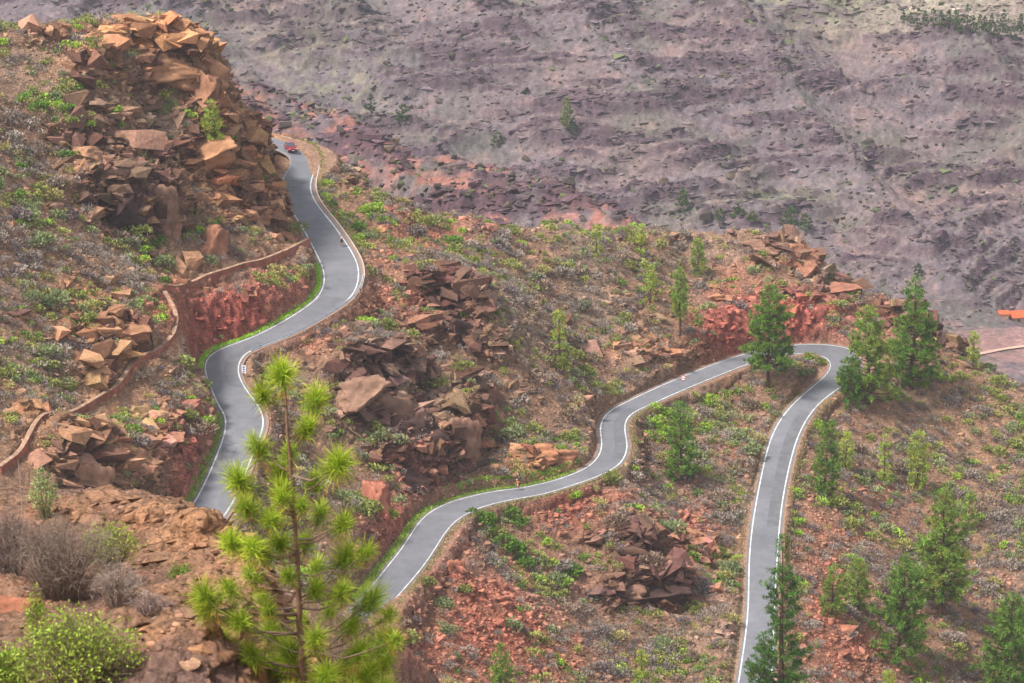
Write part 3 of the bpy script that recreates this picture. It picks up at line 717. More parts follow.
# shrubs placed by hand (pixel, radius in m, kind)
HAND = [(322,186,1.0,'bright'),(324,200,1.0,'bright'),(332,206,.8,'green'),(345,215,.8,'sage'),(360,230,1.3,'green'),(357,240,1.0,'bright'),(368,238,.9,'sage'),(264,386,1.2,'green'),(268,374,.9,'olive'),
 (657,411,1.1,'bright'),(667,415,1.1,'bright'),(652,423,1.1,'bright'),(663,430,1.0,'bright'),(646,437,.9,'bright'),(672,420,1.1,'green'),(655,437,.9,'bright'),
 (478,522,1.4,'green'),(490,532,1.5,'green'),(502,542,1.5,'green'),(512,553,1.4,'green'),(520,563,1.0,'green'),(508,516,1.3,'green'),(520,524,1.1,'green'),(572,577,1.6,'green'),(562,584,1.0,'bright'),(575,497,.8,'bright'),(549,542,.7,'bright'),(612,482,1.3,'olive'),(595,488,.8,'straw'),
 (812,360,1.1,'olive'),(822,365,1.0,'olive'),(806,372,.9,'sage'),(795,493,1.0,'bright'),(795,523,1.0,'bright'),(796,534,.9,'bright'),(792,514,.7,'olive'),(815,428,.9,'bright'),(672,498,.6,'olive'),
 (470,315,.9,'bright'),(395,260,.6,'bright'),(520,245,.7,'bright'),(545,262,.6,'olive'),(545,305,1.0,'olive'),(580,305,1.0,'sage'),(625,320,1.1,'olive'),(640,290,.8,'sage'),(695,495,.8,'sage'),
 (190,215,1.2,'green'),(195,232,1.0,'bright'),(160,262,1.1,'sage'),(172,212,.9,'green'),(155,245,1.0,'green'),(165,282,.8,'green'),(230,140,1.0,'green'),(75,120,.9,'bright'),(90,125,.8,'bright'),(68,108,.8,'green'),(110,112,.9,'bright'),(120,125,.8,'bright'),(95,138,.8,'bright'),(105,70,1.0,'green'),(135,262,.9,'olive'),
 (70,322,.8,'olive'),(92,320,.8,'olive'),(30,298,1.0,'sage'),(130,432,1.0,'green'),(155,415,.9,'green'),(190,420,1.0,'olive'),(200,425,.9,'bright'),(105,452,1.0,'green'),(165,450,.8,'sage'),
 (690,560,.9,'green'),(680,535,.7,'bright'),(660,650,1.4,'sage'),(510,628,1.2,'sage'),(440,605,1.0,'sage'),(445,632,1.0,'sage'),(405,640,1.3,'olive'),(690,610,.9,'olive'),(595,600,.8,'sage'),(1000,468,.8,'olive'),(960,470,.8,'sage'),(985,450,.7,'olive'),(930,440,.7,'olive'),(945,420,.7,'olive'),(1010,500,.8,'bright'),(870,440,.8,'olive'),(700,520,.8,'lilac'),(425,585,.9,'olive'),(465,592,.9,'olive'),(870,570,.9,'grey')]
shr = []
for (u, v, s, k) in HAND:
    p = hit(u, v)
    if p is None: continue
    shr.append((p[0], p[1], float(ground_z(p[0], p[1])), s*1.45, k, u, v))
order = np.argsort(-size*(1+.25*r.random(len(size))))
vis = []
for i in order:
    if len(vis)+len(shr) >= 300: break
    if not (8 < U[i] < 1016 and 8 < V_[i] < 675): continue
    if U[i] < 250 and V_[i] > 495: continue
    h_ = hit(U[i], V_[i]-.6*size[i]*FPX/Y[i])
    if h_ is not None and h_[1] < Y[i]-4: continue
    vis.append(i)
for i in vis: shr.append((X[i], Y[i], Z[i], size[i]*1.05, kind[i], U[i], V_[i]))
isvis = np.zeros(len(X), bool); isvis[vis] = True
SHMESH = {}
for k in TINT:
    SHMESH[k] = []
    for i in range(4):
        V, F, c = shrub_template('dry' if k in ('grey', 'brown', 'lilac', 'straw') else 'leafy', 900+i+31*len(SHMESH), 320)
        SHMESH[k].append(new_mesh('shrub_foliage', V, F, c, False, [M['leaf' if k in LEAFY else 'twig']]))
def size_word(s): return 'small' if s < 1.1 else 'large' if s > 1.6 else 'medium'
def add_shrub(x, y, z, s, k, label, group='shrubs scattered over the slopes'):
    o = link('shrub', SHMESH[k][int(r.integers(4))], None, (x, y, z-.06), label=label, category='shrub', group=group)
    o.scale = (s*1.12, s*1.12, s*r.uniform(.85, 1.1)); o.rotation_euler = (0, 0, r.uniform(0, 6.28))
    t = TINT[k]*r.uniform(.82, 1.15); o.color = (*t, 1)
    return o
for (x, y, z, s, k, u, v) in shr:
    add_shrub(x, y, z, s, k, f"{size_word(s)} {WORD[k]} shrub {where(u, v)}")
# everything smaller: one mass of low scrub
Vs, Fs, Cs, n0 = [], [], [], 0
for i in np.nonzero(~isvis)[0]:
    V, F, c = SHT[kind[i]][int(r.integers(5))]
    m = 95 if size[i] < .75 else 165
    V, F, c = V[:m*4], F[:m], c[:m*4]
    a = r.uniform(0, 6.28); ca_, sa_ = math.cos(a), math.sin(a)
    P = V*size[i]
    P = np.c_[P[:, 0]*ca_-P[:, 1]*sa_, P[:, 0]*sa_+P[:, 1]*ca_, P[:, 2]]+[X[i], Y[i], Z[i]-.05]
    Vs.append(P); Fs.append(F+n0); Cs.append(c*(TINT[kind[i]]*r.uniform(.75, 1.2))); n0 += len(P)
link('low_scrub', new_mesh('low_scrub', np.concatenate(Vs), np.concatenate(Fs), np.concatenate(Cs), False, [M['twig']]), kind='stuff', label='low dry grey and green scrub covering the slopes', category='scrub')
# weeds along the foot of the road cuts
Vs, Fs, Cs, n0 = [], [], [], 0
def weeds(P, side, i0, i1, n, w0, w1, tint):
    global n0
    k = r.uniform(i0, i1, n); j = k.astype(int); t = (k-j)[:, None]
    p = P[j]*(1-t)+P[j+1]*t+W_[j]*side*r.uniform(w0, w1, n)[:, None]
    p[:, 2] = np.maximum(p[:, 2]-.1, ground_z(p[:, 0], p[:, 1])-.05)
    d = unit(np.c_[r.normal(0, .5, (n, 2)), np.ones(n)])
    V, F = blades(p, d, r.uniform(.2, .5, n), r.uniform(.08, .18, n), r)
    Vs.append(V); Fs.append(F+n0); Cs.append(shade(tint, n, r)); n0 += len(V)
S_ = [0]+SEGEND
weeds(RA, -1, S_[3]+2, S_[6]-8, 7000, .4, 1.25, srgb(166, 204, 74))
weeds(RA, -1, S_[6]+4, S_[8], 3800, .4, 1.6, srgb(150, 172, 82))
weeds(RB, 1, S_[9]-2, S_[11]-8, 7500, .4, 2.0, srgb(148, 178, 70))
weeds(RA, -1, S_[9], S_[10], 900, .5, 1.9, srgb(140, 136, 90))
weeds(RA, -1, S_[14], S_[16], 2200, .5, 1.9, srgb(138, 128, 88))
weeds(RB, 1, S_[1], S_[3], 900, 1.3, 2.6, srgb(128, 136, 70))
weeds(RB, 1, S_[14], S_[16], 2000, .6, 2.0, srgb(140, 130, 84))
weeds(RA, -1, S_[10], S_[12], 1400, .5, 1.7, srgb(140, 136, 86))
link('verge_weeds', new_mesh('verge_weeds', np.concatenate(Vs), np.concatenate(Fs), np.concatenate(Cs), False, [M['leaf']]), kind='stuff', label='low green weeds along the foot of the road cuts', category='weeds')
print('scrub', len(X), round(time.time()-T0, 1))

# ------------------------------------------------------------------ rocks
def rock_mesh(seed, sub=3, cuts=9, rough=.12, mats=None, flat=.75):
    rg = np.random.default_rng(seed)
    bm = bmesh.new(); bmesh.ops.create_icosphere(bm, subdivisions=sub, radius=1)
    P = np.array([v.co[:] for v in bm.verts]); F = np.array([[v.index for v in f.verts] for f in bm.faces]); bm.free()
    for _ in range(cuts):
        n = unit(rg.normal(size=3)); d = rg.uniform(.45, .85)
        t = P@n-d; P = P-np.maximum(t, 0)[:, None]*n
    o = rg.uniform(0, 50, 3)
    P = P+unit(P)*(rough*(ridged(P[:, 0]*1.6+o[0], P[:, 1]*1.6+o[1], P[:, 2]*2.4+o[2], o=3)-.8))[:, None]
    P[:, 2] *= flat
    c = np.clip(1+.22*fbm(P[:, 0]*2+o[1], P[:, 1]*2, P[:, 2]*3, o=3), .5, 1.5)[:, None]*np.ones((1, 3))
    return new_mesh('rock_block', P, F, c, False, mats or [M['rock']])
def hull_block(seed, n=13, cuts=0, rough=.0, flat=.75):
    # angular broken block: convex hull of a few points, optionally cut finer and weathered
    rg = np.random.default_rng(seed)
    q = rg.uniform(-1, 1, (n, 3)); q = q/np.maximum(np.abs(q).max(1), .55)[:, None]*rg.uniform(.78, 1, (n, 1)); q[:, 2] *= flat
    bm = bmesh.new()
    for p in q: bm.verts.new(p)
    g_ = bmesh.ops.convex_hull(bm, input=bm.verts)
    dead = [v for v in bm.verts if not v.link_faces]
    if dead: bmesh.ops.delete(bm, geom=dead, context='VERTS')
    bmesh.ops.dissolve_limit(bm, angle_limit=.25, verts=bm.verts, edges=bm.edges)
    if cuts:
        bmesh.ops.triangulate(bm, faces=bm.faces)
        bmesh.ops.subdivide_edges(bm, edges=bm.edges, cuts=cuts, use_grid_fill=True)
    bmesh.ops.triangulate(bm, faces=bm.faces); bmesh.ops.recalc_face_normals(bm, faces=bm.faces)
    bm.verts.ensure_lookup_table(); bm.normal_update()
    P = np.array([v.co[:] for v in bm.verts]); Nn = np.array([v.normal[:] for v in bm.verts]); F = np.array([[v.index for v in f.verts] for f in bm.faces]); bm.free()
    if rough:
        o = rg.uniform(0, 50, 3)
        a_, b_, c_ = worley(P[:, 0]*2.6+P[:, 2]*.9+o[0], P[:, 1]*2.6+P[:, 2]*2.8+o[1])
        st_ = np.floor((P[:, 2]+.12*perlin(P[:, 0]*2, P[:, 1]*2)+o[2])*6.0)
        lay = _rnd[(st_.astype(int)*7) % 256, 1]
        P = P+Nn*(rough*((c_-.5)*1.0*sstep(0, .1, b_)-.5*(1-sstep(0, .12, b_))+.9*(lay-.5)+.5*ridged(P[:, 0]*3+o[0], P[:, 1]*3, P[:, 2]*5, o=3)-.35))[:, None]
    return P, F
def split_faces(P, F):
    return P[F.ravel()], np.arange(F.size).reshape(F.shape)
def block_mesh(*a, **k):
    P, F = hull_block(*a, **k)
    if k.get('rough', a[3] if len(a) > 3 else 0) < .11: P, F = split_faces(P, F)
    return new_mesh('rock_block', P, F, np.clip(1+.2*fbm(P[:, 0]*2, P[:, 1]*2, P[:, 2]*3, o=3), .5, 1.5)[:, None]*np.ones((1, 3)), False, [M['rock']])
ROCKS = [block_mesh(300+i, 10, 2, .05) for i in range(10)]
BIGR = [block_mesh(400+i, 14, 12, .13, flat=.9) for i in range(5)]
def add_rock(p, s, tint, label, rz, big=False, tilt=(0, 0), sink=.25, group='boulders lying on the slopes', name='boulder', cat='boulder', idx=None):
    ms = BIGR if big else ROCKS
    o = link(name, ms[int(r.integers(len(ms))) if idx is None else idx], None, (p[0], p[1], p[2]-sink*s[2]), label=label, category=cat)
    if group: o['group'] = group
    o.scale = s; o.rotation_euler = (tilt[0], tilt[1], rz)
    if p[1] > 300:
        kk = .92 if np.sum(tint) < .16 else .62
        tint = kk*np.asarray(tint)+(1-kk)*np.clip(sample(col, p[0:1], p[1:2])[0]*1.2, .03, .6)
    o.color = (*tint, 1)
    return o
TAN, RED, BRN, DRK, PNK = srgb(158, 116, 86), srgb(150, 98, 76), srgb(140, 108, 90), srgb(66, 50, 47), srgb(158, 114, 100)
# the named ones: pixel of the foot, half sizes in metres
for (u, v, s, tint, lab, rz, big, tilt, i) in [
  (216,249,(2.9,2.2,4.4),RED,'tall pointed red boulder leaning on the scrubby slope above the upper bend',.4,True,(.1,.25),0),
  (178,266,(1.7,1.5,1.9),TAN,'rounded tan boulder just left of the pointed red boulder',1.2,False,(0,0),1),
  (191,262,(1.3,1.2,2.0),TAN,'pale tan block wedged between the pointed boulder and its left neighbour',.2,False,(0,.2),2),
  (255,212,(2.6,2.0,1.8),TAN,'broad tan boulder with a shaded underside right of the pointed boulder',.9,True,(.1,0),1),
  (245,184,(2.6,1.6,.9),TAN,'flat tan slab above the broad boulder',.3,False,(.1,0),3),
  (288,240,(2.4,1.6,1.7),RED,'cracked reddish outcrop at the road edge over the cut face',.2,True,(0,0),2),
  (198,165,(5.6,3.6,3.8),TAN,'massive tan outcrop split by a dark slit below the bushy tree',.5,True,(.05,-.1),3),
  (210,98,(3.0,2.4,4.4),srgb(128,88,68),'overhanging end of the hilltop crag, dark beneath',.5,True,(.1,.12),2),
  (192,70,(5.5,4.0,4.5),TAN,'smooth tan shoulder of the hilltop crag',.9,True,(0,.1),1),
  (165,62,(5.0,3.6,2.2),TAN,'low orange brown slab on the hilltop with a hollow below',.4,True,(0,.05),0),
  (92,72,(3.2,2.0,1.5),BRN,'brown ledge stone with a dark hollow under the hilltop',.4,True,(0,0),2),
  (130,40,(2.6,1.8,.9),TAN,'flat topped tan rock crowning the hilltop skyline',.1,True,(0,0),3),
  (268,140,(1.9,1.6,3.2),RED,'upright red rock rib beside the red car',.3,True,(.1,0),4),
  (262,120,(2.2,1.6,1.8),TAN,'tan block on top of the cliff by the red car',.8,False,(0,0),5),
  (130,215,(4.6,2.6,5.0),DRK,'dark brown cliff block in the middle of the hill',.3,True,(.1,0),2),
  (160,205,(2.6,2.0,3.8),BRN,'brown pillar right of the dark cliff block',.3,True,(.1,0),4),
  (90,155,(3.4,2.2,1.7),TAN,'weathered tan outcrop left of the dark cliff block',.7,True,(0,0),0),
  (100,330,(2.4,1.6,1.1),TAN,'pale flat boulder on the slope above the wall path',.3,False,(0,0),7),
  (118,296,(1.6,1.4,1.2),TAN,'rounded pale boulder, upper of a pair above the wall path',.2,False,(0,0),8),
  (112,312,(1.6,1.3,1.0),TAN,'rounded pale boulder, lower of a pair above the wall path',1.2,False,(0,0),2),
  (122,338,(3.6,1.8,1.9),TAN,'overhanging tan ledge with a dark gap right above the wall path',.5,True,(.0,.15),3),
  (86,372,(3.0,1.6,1.5),TAN,'lower tan ledge shading a hollow above the wall path',.4,True,(0,.1),1),
  (90,484,(2.6,2.0,3.2),BRN,'brown cleft rock under the wall path with dark gaps',.4,True,(0,.2),4),
  (132,458,(3.0,2.2,1.9),TAN,'tan sloping slab below the wall path',.3,True,(0,.3),0),
  (38,410,(1.7,1.3,1.0),RED,'reddish boulder left of the wall path',.9,False,(0,0),3),
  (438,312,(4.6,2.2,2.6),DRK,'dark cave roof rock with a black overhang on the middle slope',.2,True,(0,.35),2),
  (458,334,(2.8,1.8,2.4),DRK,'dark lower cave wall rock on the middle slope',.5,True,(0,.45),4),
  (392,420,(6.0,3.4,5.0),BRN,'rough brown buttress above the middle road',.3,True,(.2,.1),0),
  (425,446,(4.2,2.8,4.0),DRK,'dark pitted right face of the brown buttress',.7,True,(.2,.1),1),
  (362,400,(4.0,2.6,3.0),BRN,'brown left shoulder of the buttress',1.1,True,(.1,0),3),
  (462,440,(2.6,2.0,4.4),BRN,'tall brown rib between the buttress and the slope',.2,True,(.1,.1),4),
  (392,528,(2.4,1.8,4.4),RED,'red fluted cutting rock over the start of the middle road',.3,True,(0,0),2),
  (420,498,(3.4,1.8,2.0),DRK,'dark ledge rock above the weedy verge of the middle road',.3,True,(0,0),0),
  (590,412,(1.9,1.3,1.4),PNK,'pale pink boulder perched left of the S bend',.4,False,(0,0),4),
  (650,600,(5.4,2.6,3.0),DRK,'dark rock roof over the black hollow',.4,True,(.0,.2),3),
  (622,585,(3.2,2.2,1.9),BRN,'brown slab left of the black hollow',.2,True,(0,.25),1),
  (688,562,(1.5,1.2,1.6),TAN,'orange tan block right of the black hollow, upper',.2,False,(0,0),6),
  (686,580,(1.2,1.0,1.3),TAN,'pale tan block right of the black hollow, lower',.2,False,(0,0),2),
  (708,545,(3.6,1.8,1.6),TAN,'long tan slab sloping towards the lower road',-.7,True,(0,.3),4),
  (456,572,(1.3,1.1,2.2),RED,'red block with a dark hole below the middle road',.2,True,(0,0),4),
  (841,628,(1.9,1.0,.9),RED,'long red boulder on the scree beside the two young pines',-.4,False,(0,0),1),
  (795,252,(3.6,2.2,2.0),RED,'reddish knob on the crest skyline above the hairpin',.2,True,(0,0),0),
  (812,268,(2.6,1.8,1.7),RED,'second knob stepping down the crest above the hairpin',.6,True,(0,0),2),
  (765,245,(3.4,2.0,1.3),BRN,'low brown slab on the crest above the hairpin',.1,True,(0,0),1),
  (842,292,(3.2,2.0,1.7),RED,'ledge rock on the crest left of the tall pine',.6,True,(0,.2),3),
  (925,330,(3.0,1.8,2.0),DRK,'dark rock on the crest right of the tall pine',.6,True,(0,.3),4),
  (948,342,(2.4,1.6,1.4),DRK,'smaller dark rock lower on the crest right of the tall pine',.2,True,(0,.3),0),
  (725,300,(1.8,1.4,1.0),TAN,'pale boulder, right one of two on the slope above the road',.2,False,(0,0),9),
  (716,295,(1.6,1.4,1.0),TAN,'pale boulder, left one of two on the slope above the road',.9,False,(0,0),5),
  (650,352,(2.6,1.4,1.1),RED,'orange red rock band above the road sign',.1,True,(0,0),2),
  (668,355,(2.2,1.4,1.0),RED,'orange red rock at the right end of the band above the sign',.1,True,(0,0),3),
  (545,468,(3.2,1.4,1.5),RED,'orange rock bank behind the cyclist in orange',.2,True,(0,0),1),
  (575,466,(2.4,1.3,1.4),RED,'orange rock bank right of the cyclist in orange',.2,True,(0,0),4),
  (500,472,(2.2,1.4,1.6),TAN,'yellowish rock at the foot of the cutting left of the cyclist in orange',.2,True,(0,0),0)]:
    p = hit(u, v)
    if p is None: print('no hit', lab); continue
    for _ in range(60):                 # stand clear of the asphalt
        e0 = sample(EDGE, p[0:1], p[1:2])[0]
        if e0 > 1.32*max(s[0], s[1]) or e0 > 12: break
        gx = sample(EDGE, p[0:1]+.6, p[1:2])[0]-sample(EDGE, p[0:1]-.6, p[1:2])[0]; gy = sample(EDGE, p[0:1], p[1:2]+.6)[0]-sample(EDGE, p[0:1], p[1:2]-.6)[0]
        p = p+np.array([gx, gy, 0])*.15/(math.hypot(gx, gy)+1e-6); p[2] = float(ground_z(p[0], p[1]))
    add_rock(p, tuple(1.3*k for k in s), tint, lab, rz, big, tilt, .12, None, 'boulder' if not big else 'rock_outcrop', 'boulder' if not big else 'outcrop', i % (5 if big else 10))
# the broken rock of ledges, cuts and cliffs: part of the hillside itself
TPL = [split_faces(*hull_block(700+i, 9, 0, 0, flat=.62)) for i in range(24)]
def facet(n): return np.repeat(r.uniform(.8, 1.16, (n//3, 1)), 3, 0)
nC = 52000
e1 = HP[1:, :-1]-HP[:-1, :-1]; e2_ = HP[:-1, 1:]-HP[:-1, :-1]
ar = np.linalg.norm(np.cross(e1, e2_), axis=-1)*((GY[:-1] > 336) & (GY[:-1] < 524))[:, None]*((GA[:-1] > -.195) & (GA[:-1] < .195))[None]
pc_ = fbm(HX/5, HY/5, H/5, o=3)[:-1, :-1]
rc_ = np.maximum(ROCK, .9*steep*(EDGE > 1.2))[:-1, :-1]
SMOOTHCUT = CUTF[:-1, :-1]
pw = ar*np.clip((rc_-.25)*1.3*(.6+1.0*pc_), 0, .8)*(1-.93*SMOOTHCUT)*(EDGE[:-1, :-1] > 1.7)*(WALLD[:-1, :-1] > 2.4)
pw = pw.ravel()/pw.sum()
ci = r.choice(len(pw), 22000, p=pw); cy_, cx_ = np.divmod(ci, ar.shape[1])
Pc = HP[cy_, cx_]; Xc, Yc, Zc = Pc.T; ec = EDGE[cy_, cx_]
colc = sample(col, Xc, Yc); nrm = sample(HN.reshape(H.shape+(3,)), Xc, Yc)
Vs, Fs, Cs, n0 = [], [], [], 0
for i in range(len(Xc)):
    P, F = TPL[int(r.integers(24))]
    rkk = sample(ROCK, Xc[i:i+1], Yc[i:i+1])[0]
    s = min((.34+.3*rkk)*math.exp(.7*r.normal()), 2.1, .3*ec[i])
    a = math.atan2(-nrm[i][0], nrm[i][1])+r.normal(0, .3)+(1.57 if r.random() < .15 else 0); ca_, sa_ = math.cos(a), math.sin(a)
    Q = P*np.array([s*r.uniform(1.1, 2.4), s*1.1, s*r.uniform(.7, 1.5)])
    tl = r.normal(.05, .16); Q = np.c_[Q[:, 0], Q[:, 1]*math.cos(tl)-Q[:, 2]*math.sin(tl), Q[:, 1]*math.sin(tl)+Q[:, 2]*math.cos(tl)]
    Q = np.c_[Q[:, 0]*ca_-Q[:, 1]*sa_, Q[:, 0]*sa_+Q[:, 1]*ca_, Q[:, 2]]
    Vs.append(Q+[Xc[i], Yc[i], Zc[i]]-nrm[i]*s*r.uniform(.4, .98)); Fs.append(F+n0); n0 += len(P)
    tone = colc[i]*r.uniform(.8, 1.35) if r.random() < .7 else (.5*colc[i]+.5*srgb(98, 66, 56))*r.uniform(.6, 1.0)
    Cs.append(tone*(1+.05*r.normal(size=3))*facet(len(P)))
link('hillside_rock', new_mesh('hillside_rock', np.concatenate(Vs), np.concatenate(Fs), np.clip(np.concatenate(Cs), .02, .6), False, [M['rock']]), kind='structure')
print('crags', len(Xc))
# boulders strewn by nature
N = 150000
X2 = r.uniform(-.19, .19, N); Y2 = r.uniform(338, 522, N); X2 = X2*Y2
Z2 = ground_z(X2, Y2); U2, V2 = proj(np.stack([X2, Y2, Z2], -1)); e2 = sample(EDGE, X2, Y2)
pr = .22+.2*sample(ROCK, X2, Y2)+.7*sample(SCREE, X2, Y2)
kp = (e2 > .95) & (r.random(N) < pr)
X2, Y2, Z2, U2, V2 = [q[kp] for q in (X2, Y2, Z2, U2, V2)]
s2 = np.clip(.17*np.exp(.62*r.normal(size=len(X2))), .08, .95)
s2 = np.minimum(s2, .5*sample(EDGE, X2, Y2))
gcol = sample(col, X2, Y2)
od = np.argsort(-s2); cnt = 0; big = np.zeros(len(X2), bool)
for i in od:
    if cnt >= 235: break
    if not (8 < U2[i] < 1016 and 8 < V2[i] < 675) or (U2[i] < 250 and V2[i] > 495): continue
    h_ = hit(U2[i], V2[i]-.7*s2[i]*FPX/Y2[i])
    if h_ is not None and h_[1] < Y2[i]-4: continue
    big[i] = True; cnt += 1
    t = np.clip(gcol[i]*1.15, .03, .6)*.5+.5*(TAN if V2[i] < 480 and U2[i] < 330 else PNK if r.random() < .5 else RED)
    cw = 'tan' if t[1] > .55*t[0] else 'reddish'
    add_rock(np.array([X2[i], Y2[i], Z2[i]]), (s2[i]*r.uniform(1, 1.5), s2[i], s2[i]*r.uniform(.8, 1.1)), t, f"{'big' if s2[i] > .9 else 'small'} {cw} loose rock {where(U2[i], V2[i])}", r.uniform(0, 6.28), name='loose_rock', cat='rock', group='loose rocks lying on the slopes')
cube = np.array([(a, b, c) for c in (-1, 1) for b in (-1, 1) for a in (-1, 1)], float)*.62
cf = np.array([(0, 2, 3, 1), (4, 5, 7, 6), (0, 1, 5, 4), (2, 6, 7, 3), (0, 4, 6, 2), (1, 3, 7, 5)])
ii = np.nonzero(~big)[0]; n = len(ii)
P = cube[None]*(s2[ii][:, None, None]*r.uniform(.6, 1.3, (n, 8, 1)))*r.uniform([.8, .7, .5], [1.5, 1.1, .9], (n, 3))[:, None]+r.normal(0, .12, (n, 8, 3))*s2[ii][:, None, None]
an = r.uniform(0, 6.28, n); c_, s_ = np.cos(an)[:, None], np.sin(an)[:, None]
P = np.stack([P[..., 0]*c_-P[..., 1]*s_, P[..., 0]*s_+P[..., 1]*c_, P[..., 2]], -1)+np.stack([X2[ii], Y2[ii], Z2[ii]+.02], -1)[:, None]
cc = np.clip(gcol[ii]*r.uniform(.75, 1.55, (n, 1)), .03, .6)
link('scree_stones', new_mesh('scree', P.reshape(-1, 3), (cf[None]+8*np.arange(n)[:, None, None]).reshape(-1, 4), np.repeat(cc, 8, 0), False, [M['stone']]), kind='stuff', label='loose reddish scree stones strewn over the slopes', category='scree')
print('rocks', n, round(time.time()-T0, 1))

# ------------------------------------------------------------------ pines on the slopes
def pine(p, h, wd, label, seed, tint, group, style='cone', bare=.12, dens=1.0, far=False, name='pine_tree'):
    """h height, wd crown width (m); trunk with limbs and a crown of needle tufts"""
    rg = np.random.default_rng(seed)
    root = link(name, None, None, p, label=label, category='pine tree' if name == 'pine_tree' else 'tree', group=group)
    mb = MB()
    lean = rg.normal(0, .02, 2)
    nseg = 9; tt = np.linspace(0, 1, nseg)
    wob = np.cumsum(rg.normal(0, .006*h, (nseg, 2)), axis=0)
    axis_ = np.c_[tt[:, None]*h*lean+wob-wob[0], tt*h*.97-.25]
    r0 = .02*h if h > 6 else .026*h
    mb.tube(axis_, np.linspace(r0, .02, nseg), 6, srgb(92, 70, 58))
    def ax(t): return np.array([np.interp(t, tt, axis_[:, k]) for k in range(3)])
    tb, td, tl = [], [], []
    whorls = max(5, int(h*1.5*(.6 if far else 1)))
    gap = rg.random(whorls) < (.22 if style == 'layered' else .1)
    for i in range(whorls):
        t = bare+(1-bare)*(i+rg.uniform(-.3, .3))/whorls
        if gap[i] or t > .99: continue
        q = (t-bare)/(1-bare)
        prof = {'cone': (1-q)**.75*(.55+.45*min(1, q*6)), 'slim': (1-q)**.5*(.7+.3*min(1, q*5)), 'wide': (1-q)**.55*(.9+.1*math.sin(q*14)), 'layered': (1-q)**.6*(.7+.3*math.sin(q*17+seed))}[style]
        nb = int(rg.integers(4, 7)) if not far else 4
        a0 = rg.uniform(0, 6.28)
        for b in range(nb):
            L = wd/2*prof*rg.uniform(.55, 1.15)+.12
            a = a0+6.28*b/nb+rg.normal(0, .3)
            o = ax(t); up = rg.uniform(-.05, .35)+.5*q
            e = o+np.array([math.cos(a)*L, math.sin(a)*L, L*up])
            mid = (o+e)/2+[0, 0, -.08*L]
            if L > .7 and not far: mb.tube([o, mid, e], [max(.015, .028*L), .02*L, .01], 4, srgb(96, 76, 64), caps=False)
            m = max(1, int(round(L*2.3*dens)))
            for k in range(m):
                f = 1-.62*(k/m)**1.1
                c = o+(e-o)*f+rg.normal(0, .1+.05*L, 3)*[1, 1, .7]
                tb.append(c); td.append(unit((e-o)/L*.7+np.array([0, 0, .8]))); tl.append(.32+.05*min(L, 4))
    for k in range(3):
        tb.append(ax(.93+.03*k)); td.append(np.array([0, 0, 1.])); tl.append(.3)
    tb = np.array(tb); td = np.array(td); tl = np.array(tl)
    nb = 15 if far else 20
    n = len(tb)*nb
    base = np.repeat(tb, nb, 0)+rg.normal(0, .11, (n, 3)); d = unit(np.repeat(td, nb, 0)*.75+rg.normal(0, .62, (n, 3)))
    L = np.repeat(tl, nb)*rg.uniform(.8, 1.5, n)
    V, F = blades(base, d, L*(1.5 if far else 1.1), L*(.62 if far else .2), rg)
    tuftv = np.repeat(np.clip(1+.3*rg.normal(size=(len(tb), 1)), .45, 1.7)*(1+.09*rg.normal(size=(len(tb), 3)))*np.where(rg.random((len(tb), 1)) < .07, np.array([1.25, .8, .9]), 1), nb, 0)
    c = np.repeat(np.clip(np.asarray(tint)*tuftv*np.clip(1+.2*rg.normal(size=(n, 1)), .5, 1.6), .004, .6), 4, 0)
    mb.build('trunk', M['bark'], root)
    link('crown', new_mesh('crown', V, F, c, False, [M['leaf']]), root)
    return root
G1 = srgb(126, 148, 62); G2 = srgb(104, 134, 54); G3 = srgb(156, 172, 74); G4 = srgb(84, 118, 48)
